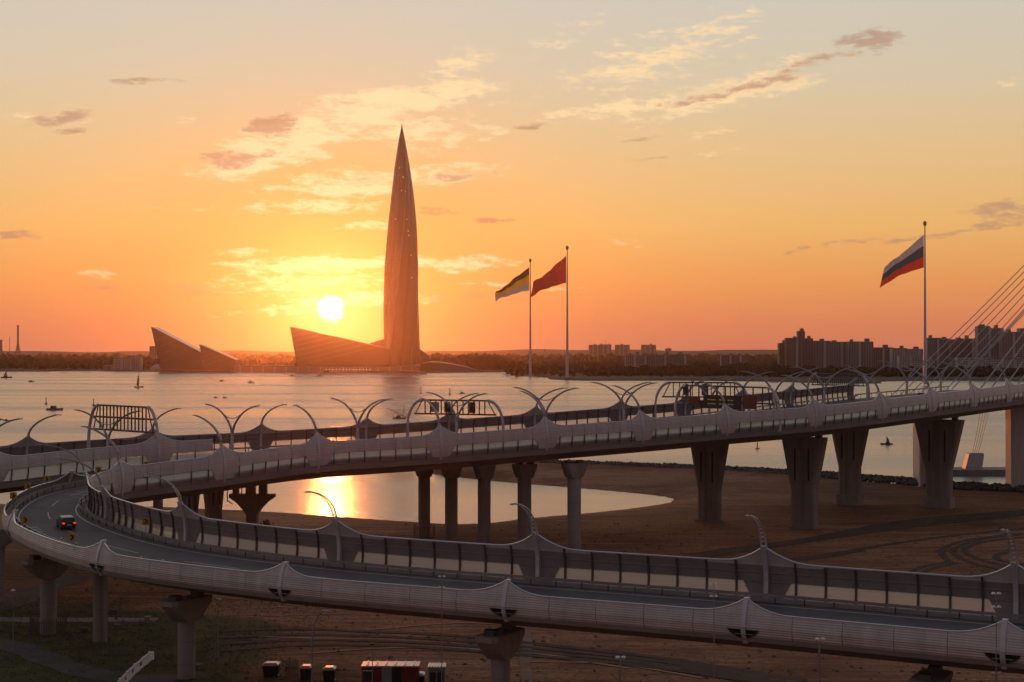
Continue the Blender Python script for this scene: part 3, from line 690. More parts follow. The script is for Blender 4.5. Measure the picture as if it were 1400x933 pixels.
# sign gantries spanning the carriageways
def gantry(label, A, B, z0, h0, h1, nsl, chords=(0, 1), board=None, dz=0):
    A = Vector(A); B = Vector(B); A.z = z0[0]; B.z = z0[1]; root = empty('sign_gantry', label, 'gantry', tuple((A+B)/2))
    d = (B-A); d.z = 0; Lh = d.length; d.normalize(); zt = (A.z+B.z)/2
    n = Vector((-d.y, d.x, 0))
    ins = min(3.4, Lh*.17)
    def q(u, h): return Vector((A.x+d.x*u, A.y+d.y*u, zt+h))
    for e_, base in ((0, A), (1, B)):
        pts = [base+Vector((0, 0, -.5))]
        for i in range(10):
            f = i/9; u = ins*(1-math.cos(f*math.pi/2))**1.0; h = 2.8+(h1-2.8)*math.sin(f*math.pi/2)
            pts.append(q(u if e_ == 0 else Lh-u, h))
        b = MB(); b.tube(pts, [.34]*2+[.3]*9, 6); b.build('leg', 'steel_white', root)
        b = MB(); b.tube([q(ins if e_ == 0 else Lh-ins, h1), q(ins*.35+ .6 if e_ == 0 else Lh-ins*.35-.6, h0)], .12, 5); b.build('brace', 'steel_dark', root)
    for c in chords:
        h = h0+(h1-h0)*c; u0 = ins if c > .9 else ins*.45
        b = MB(); b.tube([q(u0, h), q(Lh-u0, h)], .17, 6); b.build('chord', 'steel_dark', root)
    for i in range(nsl):
        u = ins+(Lh-2*ins)*(i+.5)/nsl; b = MB(); p = q(u, (h0+h1)/2); b.box(p, (.2, .2, h1-h0-.1), math.atan2(d.y, d.x)); b.build('slat', 'steel_dark', root)
    if board:
        for (u0, u1, g0, g1, mt) in board:
            p = q(Lh*(u0+u1)/2, (g0+g1)/2)-n*.35; b = MB(); b.box(p, (Lh*(u1-u0), .25, g1-g0), math.atan2(d.y, d.x)); o = b.build('sign_board', mt, root)
            if mt == 'black' and u1-u0 > .2:
                for r_ in (.35, .65):
                    for k in range(9):
                        if k in (3, 6): continue
                        pp = q(Lh*(u0+(u1-u0)*(.15+.078*k)), g0+(g1-g0)*r_)-n*.5; bb = MB(); bb.box(pp, (Lh*(u1-u0)*.06, .04, .22), math.atan2(d.y, d.x)); bb.build('amber_lamp', 'sign_glow', o)
    return root
p0 = pNI.pos(ng); z = pNI.p[:, 2]
gA = W(121, 600, 284)
gantry('tall slatted sign gantry over the motorway behind the bend', (gA.x, gA.y, 0), (p0.x, p0.y, 0), (17.0, p0.z), 6.2, 10.6, 14, (0, .52, 1))
def onp(P, x): s_ = P.find_x(x); v = P.pos(s_); return v
a, c = onp(pFO, 557), onp(pNO, 688)
gantry('truss sign gantry between the Y shaped lamps over the seaward carriageway', a, c, (a.z, c.z), 5.2, 8.0, 12, (0, 1), [(.26, .34, 5.6, 7.6, 'grey_paint'), (.40, .46, 5.5, 7.7, 'black'), (.66, .72, 5.5, 7.7, 'black')])
a, c = onp(pFO, 896), onp(pNO, 1024)
gantry('truss sign gantry farther along the seaward carriageway', a, c, (a.z, c.z), 5.0, 8.2, 10, (0, 1), [(.3, .36, 5.4, 7.9, 'steel_dark'), (.5, .56, 5.4, 7.9, 'steel_dark')])
a, c = onp(pNO, 923), pRI.pos(pRI.find_x(1066, ks[14], ks[17]))
gantry('gantry carrying dark red and black sign boards over the near carriageway', a, c, (a.z, c.z), 5.0, 8.2, 9, (0, 1), [(.16, .26, 4.2, 5.8, 'red_paint'), (.3, .66, 3.6, 6.4, 'black'), (.68, .8, 3.8, 6.6, 'red_paint')])
a, c = W(1104, 520, 420), W(1188, 515, 402)
g4 = gantry('dark slatted sign frame seen from behind beyond the last tall barrier', (a.x, a.y, 0), (c.x, c.y, 0), (24.4, 24.4), 4.6, 7.6, 22, (0, .5, 1))

# chevron signs round the bend
def chevron(P, sg, s, label):
    b0 = P.at(s, -sg*.6, 0); root = empty('chevron_sign', label, 'road sign', tuple(b0), 'yellow chevron signs round the bend')
    d = Vector((b0.x, b0.y, 0)).normalized(); u = Vector((d.y, -d.x, 0)); up = Vector((0, 0, 1)); c = b0+up*2.15
    b = MB(); b.tube([b0, b0+up*2.9], .05, 5); b.build('pole', 'grey_paint', root)
    b = MB(); b.box(c-d*.06, (.95, .06, .95), math.atan2(u.y, u.x)); pl_ = b.build('plate', 'yellow_paint', root)
    b = MB(); q = c-d*.10
    b.add([q+u*x_+up*y_ for x_, y_ in ((-.25, -.33), (.0, -.33), (.28, 0), (0, .33), (-.25, .33), (.0, 0))], [(0, 1, 2, 5), (5, 2, 3, 4)]); b.build('arrow', 'black', pl_)
for k, s_ in enumerate([pRO.find_x(92, kso[5], kso[7]), pRO.find_x(28, kso[6], kso[8]-8), kso[8]-4, kso[8]+7, kso[9]-5, kso[9]+7, kso[9]+16]):
    chevron(pRO, 1, s_, 'small yellow chevron sign with black arrow on the outer edge of the bend')
chevron(pRI, -1, pRI.find_x(196, ks[5], ks[7])-2, 'yellow chevron sign with black arrow at the foot of the inner barrier')
# delineator posts on the ramp edge
def delineator(s, P, sg, inset):
    b = MB(); p = P.at(s, -sg*inset, 0); b.box((p.x, p.y, p.z+.45), (.18, .18, .9), 0, .8); b.box((p.x, p.y, p.z+1.02), (.2, .2, .22), 0, .9, 1)
    tag(b.build('delineator_post', ['steel_dark', 'white_paint'], None, origin=tuple(p)), 'small white topped marker post beside the ramp carriageway', 'marker post', 'marker posts along the ramp')
for x in (60, 80, 120, 172, 203): delineator(pRO.find_x(x, kso[5], kso[7]), pRO, 1, 2.2)

# ------------------------------------------------------------------ piers
def ground_z(x, y): return hz(x, y)
def round_pier(x, y, ztop, r, label, group=None, head=None, base=None):
    gz = ground_z(x, y) if base is None else base; root = empty('bridge_pier', label, 'pier', (x, y, gz), group)
    def ring(rad, z, n=20): return [(x+math.cos(2*math.pi*k/n)*rad, y+math.sin(2*math.pi*k/n)*rad, z) for k in range(n)]
    hz_ = ztop if head is None else ztop-head[1]
    b = MB(); b.loft([ring(r*1.02, gz-.6), ring(r, gz+.3), ring(r, hz_)]); b.build('column', 'concrete', root, True)
    if head:
        hw, hh, dr = head
        ca, sa = math.cos(dr), math.sin(dr); rows = []
        for f in (0, .25, .5, .8, .82, 1):
            wx = r*1.02+(hw-r)*min(1, (f/.8))**.8 if f < .81 else hw; wy = r*1.02+.35*f
            z_ = hz_+hh*f
            rows.append([(x+ca*a_*wx-sa*b_*wy, y+sa*a_*wx+ca*b_*wy, z_) for a_, b_ in ((-1, -.6), (-.85, -1), (.85, -1), (1, -.6), (1, .6), (.85, 1), (-.85, 1), (-1, .6))])
        b = MB(); b.loft(rows); b.build('pier_head', 'concrete', root)
        for e_ in (-.55, .55):
            b = MB(); b.box((x+ca*e_*hw, y+sa*e_*hw, ztop+.25), (1.1, 1.1, .6), dr); b.build('bearing', 'steel_dark', root)
    return root
def under(A, B, k, f): p, q = Vector(A.p[k]), Vector(B.p[k]); return p.lerp(q, f)
def ramp_pier(px, d, label, r=1.0, head=True, gap=2.75, hw=3.4):
    x = (px-700)/F*d
    k = int(np.argmin((pRI.p[:, 0]*.5+pRO.p[:, 0]*.5-x)**2+(pRI.p[:, 1]*.5+pRO.p[:, 1]*.5-d)**2)); q = Vector(pRO.p[k])-Vector(pRI.p[k])
    zt = pRI.p[k, 2]-gap-.55
    round_pier(x, d, zt, r, label, 'columns of the lower ramp', (hw, 2.6, math.atan2(q.y, q.x)) if head else None)
ramp_pier(255, 174.5, 'tall round column with flared head at the edge of the turf')
ramp_pier(684, 155, 'tall round column with broad flared head beside the pale trodden path')
ramp_pier(1272, 134, 'flared column head next to the rightmost twin headed lamp post')
ramp_pier(66, 201.5, 'round concrete column in a fence of rods under the hairpin bend', 1.05)
ramp_pier(137, 196, 'shorter round column with a drainpipe behind the bend', .9, False, 2.0)
ramp_pier(-2, 226, 'round column at the far left under the bend', .95, True)
for (px, d, r, zt, lab) in ((785, 281, 1.25, 17.6, 'slender round column with open bearing gap, the one closest to the flared piers'), (717, 288.5, 1.3, 16.9, 'slender round column second from the flared piers at the tip of the bay'), (662, 295, 1.25, 16.2, 'slender round column, middle one of the five before the bay'), (617, 301, 1.25, 15.9, 'slender round column next to the one ringed by rods'), (580, 307, 1.2, 15.6, 'slender round column whose foot is ringed by thin rods')):
    x = (px-700)/F*d; A_ = 2.15 if px in (785, 717) else 1.9
    round_pier(x, d, zt, r, lab, 'slender columns under the upper viaduct', (A_, 2.6, R(28)))
def v_pier(px, d, ztop, wt, wb, dpt, hv, ang_, label, group=None, foot=.5):
    x = (px-700)/F*d; gz = ground_z(x, d); root = empty('bridge_pier', label, 'pier', (x, d, gz), group); ca, sa = math.cos(ang_), math.sin(ang_)
    def T(a_, b_, z_): return (x+ca*a_-sa*b_, d+sa*a_+ca*b_, z_)
    def sec(w_, dd, z_):   # hull with a groove on each broad face
        h = w_/2; e_ = dd/2; g_ = .22
        return [T(-h, -e_*.7, z_), T(-h*.82, -e_, z_), T(-.55, -e_, z_), T(-.4, -e_+g_, z_), T(.4, -e_+g_, z_), T(.55, -e_, z_), T(h*.82, -e_, z_), T(h, -e_*.7, z_), T(h, e_*.7, z_), T(h*.82, e_, z_), T(.55, e_, z_), T(.4, e_-g_, z_), T(-.4, e_-g_, z_), T(-.55, e_, z_), T(-h*.82, e_, z_), T(-h, e_*.7, z_)]
    b = MB(); b.loft([sec(wb, dpt, gz-.8), sec(wb, dpt, ztop-hv), sec(wb+(wt-wb)*.3, dpt, ztop-hv*.72), sec(wt*.97, dpt, ztop-.9), sec(wt, dpt, ztop)]); b.build('shaft', 'concrete', root)
    for e_ in (-1, 1):        # dark slots in the flare
        for f_ in (-1, 1):
            b = MB(); c0 = T(e_*wt*.16, f_*(dpt/2+.01), ztop-hv*.52); b.box(c0, (.32, .16, hv*.62), ang_); b.build('slot', 'black', root)
    b = MB(); b.box((x, d, gz+foot/2-.2), (wb+.5, dpt+.5, foot+.4), ang_); b.build('footing', 'skirt' if foot > 1 else 'concrete', root)
    for e_ in (-.33, .33):
        b = MB(); p_ = T(e_*wt, 0, ztop+.35); b.box(p_, (1.2, 1.2, .7), ang_); b.build('bearing', 'steel_dark', root)
    return root
HA = R(-34)
v_pier(970, 336, 18.3, 8.6, 4.8, 2.8, 10.5, HA, 'broad flared concrete pier nearest the tip of the bay', 'flared piers of the upper viaduct')
v_pier(1100, 324, 20.0, 9.6, 5.2, 3.0, 11, HA, 'broad flared concrete pier with a pale edge standing forward on the sand', 'flared piers of the upper viaduct')
v_pier(1162, 372, 21.1, 9.6, 5.0, 3.0, 11, HA, 'broad flared concrete pier with a darker footing by the boulders', 'flared piers of the upper viaduct', 2.6)
v_pier(1284, 362, 22.0, 11.5, 5.8, 3.2, 12, HA, 'broad flared concrete pier in front of the pale wall pier', 'flared piers of the upper viaduct', 2.6)
v_pier(259, 276, 15.0, 4.0, 2.4, 2.2, 6.5, R(40), 'short flared pier under the end of the bend', 'short flared piers behind the bend')
v_pier(292, 291, 14.5, 4.2, 2.8, 2.2, 6.5, R(40), 'short flared pier next to the hammerhead pier', 'short flared piers behind the bend')
x = (216-700)/F*272; round_pier(x, 272, 14.9, .85, 'slim round column under the gore of ramp and motorway')
# hammerhead pier with service platforms
x, y = (345-700)/F*300, 300; gz = hz(x, y); root = empty('bridge_pier', 'hammerhead pier with bearing blocks and service pipes beside the bank', 'pier', (x, y, gz))
b = MB(); prof = [(-1.1, gz-.6), (1.1, gz-.6), (1.1, 6.2), (2.0, 7.4), (3.2, 8.6), (4.7, 9.6), (4.7, 10.2), (-4.7, 10.2), (-4.7, 9.6), (-3.2, 8.6), (-2.0, 7.4), (-1.1, 6.2)]
b.loft([[(x+a_*.95, y+dy-a_*.1, z_) for a_, z_ in prof] for dy in (-1.3, 1.3)]); b.build('hammerhead', 'concrete', root)
for dx, ww in ((-3.2, 1.1), (-.3, 1.8), (2.1, 1.5)):
    b = MB(); b.box((x+dx, y, 12.6), (ww, 1.6, 5.0)); b.build('bearing_block', 'concrete', root)
b = MB()
for dx in (-4.6, -1.8): b.tube([(x+dx, y-1.5, 15), (x+dx, y-1.5, 9.9)], .1, 5)
b.tube([(x-4.6, y-1.5, 9.9), (x-4.6, y-1.5, 9.0), (x-3.6, y-1.5, 8.4)], .12, 5); b.build('drainpipe', 'steel_dark', root)
# pale wall piers of the cable bridge standing by the water
for (px, d, wx, wy, lab) in ((1263, 425, 4.2, 7, 'pale grey wall pier standing behind the dark flared pier'), (1402, 408, 9, 5, 'wide pale pier at the right beyond the anchor block')):
    x = (px-700)/F*d; root = empty('bridge_pier', lab, 'pier', (x, d, 0)); b = MB()
    b.loft([[(x+sx*wx/2*q, d+sy*wy/2*q, z_) for sx, sy in ((-1, -.8), (-.9, -1), (.9, -1), (1, -.8), (1, 1), (-1, 1))] for z_, q in ((-1.5, 1), (20, 1), (24.2, 1.05))]); b.build('wall', 'panel', root)
    b = MB(); b.box((x, d, .4), (wx+1.5, wy+1.5, 1.2)); b.build('footing', 'concrete', root)
# rods round two columns
def rods(px, d, r, n, h, label):
    x = (px-700)/F*d; gz = hz(x, d); root = empty('rod_fence', label, 'fence', (x, d, gz))
    b = MB()
    for k in range(n):
        a = 2*math.pi*k/n; b.tube([(x+math.cos(a)*r, d+math.sin(a)*r, gz-.3), (x+math.cos(a)*r, d+math.sin(a)*r, gz+h*random.uniform(.92, 1.05))], .045, 4)
    o = b.build('rod_ring', 'wood', root); o['kind'] = 'stuff'
    b = MB(); b.tube([(x+math.cos(2*math.pi*k/24)*r, d+math.sin(2*math.pi*k/24)*r, gz+h*.8) for k in range(25)], .04, 4); b.build('hoop', 'wood', root)
rods(66, 201.5, 2.3, 46, 2.3, 'ring of thin upright rods fencing the column under the bend')
rods(580, 307, 2.1, 26, 2.5, 'ring of thin upright rods round the slender column by the bay')
# drainpipe on pier by bend
x = (146-700)/F*195; b = MB(); b.tube([(x, 195, hz(x, 195)-.2), (x, 195, 12.2)], .12, 6); tag(b.build('drainpipe', 'rail'), 'thin grey drainpipe standing beside the shorter column', 'pipe')

# ------------------------------------------------------------------ car on the bend
def make_car(loc, rz, label):
    root = empty('car', label, 'car', (0, 0, 0)); 
    def sec(y, w_, zl, zh, n=8):
        return [(-w_, y, zl), (-w_*1.0, y, zl+(zh-zl)*.55), (-w_*.93, y, zh), (w_*.93, y, zh), (w_*1.0, y, zl+(zh-zl)*.55), (w_, y, zl)]
    b = MB(); b.loft([sec(-2.25, .80, .50, .92), sec(-2.18, .90, .36, 1.02), sec(-1.2, .95, .30, 1.05), (sec(.6, .95, .30, 1.05)), sec(1.5, .93, .32, 1.0), sec(2.1, .84, .38, .82), sec(2.28, .70, .48, .70)]); b.build('body', 'car_paint', root)
    def cab(z_, q): return [(-.86*q, -2.1+(1-q)*2.2, z_), (.86*q, -2.1+(1-q)*2.2, z_), (.86*q, .95-(1-q)*3.6, z_), (-.86*q, .95-(1-q)*3.6, z_)]
    b = MB(); b.loft([cab(1.03, 1), cab(1.30, .94), cab(1.56, .84)]); b.build('cabin_glass', 'far_window', root)
    b = MB(); b.loft([[(sx*.74, -1.78+o, 1.55), (-sx*.74, -1.78+o, 1.55), (-sx*.74, .38-o, 1.55), (sx*.74, .38-o, 1.55)] if k == 0 else [(sx*.66, -1.66, 1.68), (-sx*.66, -1.66, 1.68), (-sx*.66, .2, 1.68), (sx*.66, .2, 1.68)] for k, o, sx in ((0, 0, -1), (1, .1, -1))]); b.build('roof', 'white_paint', root)
    for sx in (-1, 1):
        b = MB(); b.box((sx*.72, -2.2, .86), (.30, .14, .2)); b.build('tail_light', 'tail_light', root)
        b = MB(); b.box((sx*1.03, .45, 1.1), (.2, .14, .16)); b.build('mirror', 'car_paint', root)
        for y in (-1.35, 1.4):
            b = MB(); b.tube([(sx*.95, y, .34), (sx*.72, y, .34)], .34, 14); wl = b.build('wheel', 'black', root)
            b = MB(); b.tube([(sx*.97, y, .34), (sx*.90, y, .34)], .2, 10); b.build('rim', 'rail', wl)
    b = MB(); b.box((0, -2.27, .62), (.5, .05, .13)); b.build('number_plate', 'white_paint', root)
    b = MB(); b.box((0, -2.23, .44), (1.6, .14, .16)); b.build('bumper', 'black', root)
    root.location = loc; root.rotation_euler = (0, 0, rz); return root
mat('car_paint', (.035, .03, .032), .3, .3)
k = pRI.knot[7]-2; p = under(pRI, pRO, k, .47); tn = (Vector(pRI.p[k+3])-Vector(pRI.p[k-3])); car = make_car((p.x, p.y, p.z+.01), math.atan2(tn.y, tn.x)-math.pi/2-.1, 'dark estate car with pale roof and red tail lights on the bend')
k = pNI.knot[15]; p = under(pNI, pNO, k, .5)
c2 = copy_tree(car); c2.location = (p.x, p.y, p.z+.01); tn = Vector(pNI.p[k+4])-Vector(pNI.p[k-4]); c2.rotation_euler = (0, 0, math.atan2(tn.y, tn.x)+math.pi/2); c2['label'] = 'car on the upper viaduct behind the near barrier by the bridge cables'

# ------------------------------------------------------------------ lamps and things on the sand
def pole_lamp(px, py, ztop, label, kind, group=None, r=.09):
    d = (H-ztop)*F/(py-EYE); x = (px-700)/F*d; gz = hz(x, d); root = empty('lamp_post', label, 'lamp post', (x, d, gz), group); b = MB()
    if kind == 'curve':
        b.tube([(x-1.4, d, gz-.2), (x-1.4, d, ztop-3.2), (x-1.25, d, ztop-1.7), (x-.8, d, ztop-.7), (x-.2, d, ztop-.1)], [r*1.3, r, r, r*.8, r*.7], 6); b.build('pole', 'rail', root)
        b = MB(); b.box((x+.15, d, ztop), (1.1, .4, .18), 0, .7); b.build('lamp_head', 'white_paint', root)
    elif kind == 'twin':
        b.tube([(x, d, gz-.2), (x, d, ztop-1.0), (x+.1, d, ztop-.1)], [r*1.3, r, r*.7], 6); b.build('pole', 'rail', root)
        for s_ in (-1, 1):
            b = MB(); b.loft([[(x+.1+s_*.25+math.cos(t_)*q_, d+math.sin(t_)*q_, ztop+z_*.7) for t_ in np.linspace(0, 5.5, 8)] for q_, z_ in ((.10, -.05), (.22, .12), (.2, .3), (.07, .36))]); b.build('lamp_head', 'white_paint', root)
    elif kind == 'mast':
        b.tube([(x, d, gz-.2), (x, d, ztop)], [r, r*.5], 5); b.build('pole', 'rail', root)
        for z_ in (0, -1.0*(ztop > 8)):
            for s_ in (-1, 1):
                b = MB(); b.box((x+s_*.2, d-.05, ztop+z_), (.3, .25, .12), 0, .6); b.build('lamp_head', 'white_paint', root)
    else:
        b.tube([(x, d, gz-.2), (x, d, ztop)], [r, r*.6], 5); b.build('pole', 'rail', root)
        b = MB(); b.box((x, d, ztop+.1), (.55, .4, .2), 0, .6); b.build('lamp_head', 'white_paint' if kind == 'small' else 'black', root)
pole_lamp(445, 834, 11, 'lamp post with curved neck and pale head above the dark bins', 'curve')
pole_lamp(847, 901, 11, 'slim post with paired pale lamp heads over the rutted sand', 'twin', 'twin headed lamp posts on the sand', .1)
pole_lamp(1120, 876, 13, 'slim post with paired pale lamp heads over the rutted sand', 'twin', 'twin headed lamp posts on the sand', .1)
pole_lamp(1361, 922, 11, 'slim post with paired pale lamp heads over the rutted sand', 'twin', 'twin headed lamp posts on the sand', .1)
pole_lamp(604, 788, 17.6, 'very thin tall lamp mast in front of the lower ramp', 'mast', 'thin lamp masts before the ramp', .06)
pole_lamp(976, 798, 19.0, 'very thin tall lamp mast in front of the lower ramp', 'mast', 'thin lamp masts before the ramp', .06)
pole_lamp(1362, 811, 20.0, 'very thin tall lamp mast in front of the lower ramp', 'mast', 'thin lamp masts before the ramp', .06)
pole_lamp(298, 821, 8.5, 'small pale headed lamp on a thin pole beside the flared column', 'small', None, .06)
pole_lamp(18, 808, 8.5, 'small pale headed lamp on a thin pole by the dirt road', 'small', None, .06)
pole_lamp(509, 882, 6.5, 'thin pole with small dark box rising behind the container', 'dark', None, .06)
# ladder mast rising from below the frame
root = empty('lamp_mast', 'pale curved mast with square holes rising from the lower turf', 'lamp mast', (-29.6, 100, 1)); b = MB()
c_ = [(-29.6, 1.0), (-29.5, 6), (-28.9, 10), (-27.4, 13.8), (-25.9, 15.9), (-24.7, 17.2), (-23.5, 18.2)]
for e_ in (-.17, .17): b.tube([(x_+e_*.9, 100+e_*.25, z_-e_*.6) for x_, z_ in c_], .085, 5)
b.build('side_rail', 'white_paint', root)
PP = Path([(x_, 0, z_) for x_, z_ in c_], 10); b = MB()
for k in range(0, len(PP.p), 4):
    a = PP.p[k]; b.box((a[0], 100, a[2]), (.36, .12, .5), 0)
b.build('web_plate', 'white_paint', root)
# containers, cabins and bins
mat('roof_metal', (.62, .58, .55), .32, .75, .15, 2)
def site_box(name, px0, px1, ytop, dpt, hgt_, label, cat, wall, stripes=None, roof='roof_metal', legs=False):
    z1 = 1.0+hgt_; d = (H-z1)*F/(ytop-EYE); x0, x1 = (px0-700)/F*d, (px1-700)/F*d; cx = (x0+x1)/2; gz = hz(cx, d)
    root = empty(name, label, cat, (cx, d, gz)); L_ = x1-x0; zb = gz+(.25 if legs else .0)
    n = max(4, int(L_/.35)); b = MB(); rows = []
    for k in range(2*n+1):
        x_ = x0+L_*k/(2*n); o = .05 if k % 2 else 0; rows.append([(x_, d-dpt/2-o, zb), (x_, d-dpt/2-o, z1), (x_, d+dpt/2+o, z1), (x_, d+dpt/2+o, zb)])
    if stripes:
        ns = len(stripes); step = (2*n)//ns
        for i, s_ in enumerate(stripes):
            bb = MB(); r_ = rows[i*step:(i+1)*step+1] if i < ns-1 else rows[i*step:]; bb.loft(r_); bb.build('side_panel', s_, root)
    else:
        b.loft(rows); b.build('side_panel', wall, root)
    b = MB(); b.box((cx, d, z1+.06), (L_+.12, dpt+.12, .12)); rf = b.build('roof', roof, root)
    for k in range(6):
        b = MB(); b.box((x0+L_*(k+.5)/6, d, z1+.17), (.10, dpt, .10)); b.build('roof_rib', roof, rf)
    if legs:
        for sx in (0, 1):
            for sy in (-1, 1): b = MB(); b.box((x0+.1 if sx == 0 else x1-.1, d+sy*(dpt/2-.1), gz+.1), (.15, .15, .4)); b.build('foot', 'black', root)
    return root, cx, d, zb, z1, L_
r_, cx, d, zb, z1, L_ = site_box('site_container', 496, 573, 909, 2.4, 2.7, 'long container striped dark red, white and grey on the sand', 'container', 'red_paint', ['red_paint', 'red_paint', 'grey_paint', 'black', 'red_paint'])
b = MB(); b.box((cx-L_*.38, d-1.3, z1-.9), (1.0, .08, .9)); wnd = b.build('window', 'far_window', r_); b = MB(); b.box((cx-L_*.38, d-1.33, z1-.4), (1.1, .06, .08)); b.build('frame', 'white_paint', wnd)
r_, cx, d, zb, z1, L_ = site_box('guard_cabin', 586, 609, 911, 2.0, 2.6, 'small pale cabin with glazed front beside the striped container', 'cabin', 'grey_paint')
for sx in (-.42, .42):
    b = MB(); b.box((cx+sx, d-1.06, z1-1.1), (.6, .06, 1.3)); b.build('window', 'far_window', r_)
b = MB(); b.box((cx-.1, d-1.1, z1-2.2), (1.1, .06, .6)); b.build('notice', 'white_paint', r_)
for px0, px1, yt, lab in ((360, 382, 909, 'dark skip with pale lid standing apart near the bush'), (411, 427, 913, 'dark open skip with bright rim beside the lamp post'), (442, 459, 915, 'dark open skip between the lamp post and the container'), (564, 581, 923, 'low dark bin with pale hood in front of the container')):
    z1 = 2.45; d = (H-z1)*F/(yt-EYE); cx = ((px0+px1)/2-700)/F*d; L_ = (px1-px0)/F*d; gz = hz(cx, d); root = empty('waste_skip', lab, 'skip', (cx, d, gz))
    b = MB(); b.loft([[(cx+sx*L_*.42*q, d+sy*.75*q, z_) for sx, sy in ((-1, -1), (1, -1), (1, 1), (-1, 1))] for z_, q in ((gz+.1, .95), (z1, 1.18))]); b.build('bin', 'black', root)
    b = MB(); b.loft([[(cx+sx*L_*.5*q, d+sy*.85*q, z_) for sx, sy in ((-1, -1), (1, -1), (1, 1), (-1, 1))] for z_, q in ((z1+.02, 1), (z1+.14, 1), (z1+.3, .6))]); b.build('lid', 'roof_metal', root)
    for sx in (-1, 1): b = MB(); b.tube([(cx+sx*L_*.42, d-.5, gz+.06), (cx+sx*L_*.42, d+.5, gz+.06)], .12, 6); b.build('skid', 'steel_dark', root)
# pallet frame between the bins
d = (H-2.6)*F/(906-EYE); cx = (399-700)/F*d; gz = hz(cx, d); root = empty('timber_rack', 'low rack of upright dark timbers between two skips', 'rack', (cx, d, gz))
for k in range(8): b = MB(); b.box((cx-.65+k*.19, d+random.uniform(-.2, .2), gz+.9), (.1, .1, random.uniform(1.6, 2.0))); b.build('timber', 'wood', root)
b = MB(); b.box((cx, d, gz+.95), (1.6, .7, .1)); b.build('shelf', 'wood', root)
# small bits on the turf
for i, (px, py, lab, mt) in enumerate(((157, 838, 'small dark red crate lying on the turf near the straight path', 'wood'), (115, 864, 'small pale stone block on the dark turf', 'rock'), (161, 859, 'small reddish box beyond the bend of the path', 'wood'), (271, 914, 'dark crate at the foot of the flared column', 'wood'), (202, 847, 'pale slab at the end of the straight path', 'concrete'))):
    x, y = G(px, py); gz = hz(x, y); b = MB(); b.box((x, y, gz+.25), (.9, .7, .5), i*.4); b.box((x, y, gz+.54), (.98, .78, .08), i*.4)
    for s_ in (-1, 1): b.box((x+s_*.3*math.cos(i*.4), y+s_*.3*math.sin(i*.4), gz+.03), (.12, .74, .06), i*.4)
    tag(b.build('crate', mt, None, origin=(x, y, gz)), lab, 'crate')
# bush by the hammerhead pier
def bush(px, d, r, label, n=260):
    x = (px-700)/F*d; gz = hz(x, d); root = empty('bush', label, 'bush', (x, d, gz)); b = MB()
    for k in range(5): a = k*1.26; b.tube([(x, d, gz-.1), (x+math.cos(a)*r*.35, d+math.sin(a)*r*.35, gz+r*.6)], [.06, .03], 4)
    b.build('stem', 'wood', root); b = MB()
    for k in range(n):
        th, ph, q = random.uniform(0, 6.28), random.uniform(-.2, 1.5), r*random.uniform(.35, 1)
        c = Vector((x+math.cos(th)*math.cos(ph)*q, d+math.sin(th)*math.cos(ph)*q, gz+.3+max(0, math.sin(ph))*q*1.1)); u = Vector((random.gauss(0, 1), random.gauss(0, 1), random.gauss(0, 1))).normalized()*.22; v = u.cross(Vector((random.gauss(0, 1), random.gauss(0, 1), 1))).normalized()*.16
        b.add([c-u, c+v, c+u, c-v], [(0, 1, 2, 3)])
    b.build('foliage', 'foliage', root)
bush(364, 318, 2.0, 'small dark bush on the sand bank beside the hammerhead pier')

# ------------------------------------------------------------------ far shore, buildings
def land(name, pts, z, label):
    P = Path([(x, y, 0) for x, y in pts], 8); n = len(P.p); b = MB()
    front = [(a, c, -.5) for a, c in P.p[:, :2]]; sh = [(a, c+25+8*math.sin(a*.02), z) for a, c in P.p[:, :2]]; back = [(a*1.0, 8400, z+6) for a, c in P.p[:, :2]]
    b.grid([front, sh, back]); tag(b.build(name, 'far_land'), label, 'land', kind='structure')
def S(x, y): d = H*F/(y-EYE); return ((x-700)/F*d, d)
land('far_shore', [(-4000, 3000)]+[S(x, y) for x, y in ((-300, 509), (0, 508.5), (60, 508.5), (64, 507.5), (90, 507.5), (150, 507.8), (215, 509), (330, 509.5), (460, 509.8), (560, 510.3), (650, 509.5), (700, 508.8), (706, 508))]+[(40, 2950), (300, 3000), (4000, 3100)], 2.5, 'far dark shore under the tower')
land('far_shore', [S(x, y) for x, y in ((704, 516), (720, 515), (745, 516.5), (770, 516.8), (752, 519), (800, 521), (880, 521), (960, 521), (1060, 522.5), (1110, 524), (1200, 525), (1212, 522), (1300, 521), (1450, 522), (1700, 523))]+[(1900, 1900), (4500, 2100)], 2.5, 'nearer dark shore below the flagpoles and apartment blocks')
# hills along the horizon
b = MB(); rows = []
xs_ = np.linspace(-8600, 8600, 240)
for yy, f in ((6200, 0), (6900, .5), (7500, 1), (8300, .8)):
    rows.append([(x, yy, 3+f*(40+5*math.sin(x*.0013)+4*math.sin(x*.0041+1)+2.2*math.sin(x*.013)+random.uniform(-1, 1))) for x in xs_])
b.grid(rows); tag(b.build('hills', 'far_land'), 'low wooded hills along the horizon', 'hills', kind='structure')
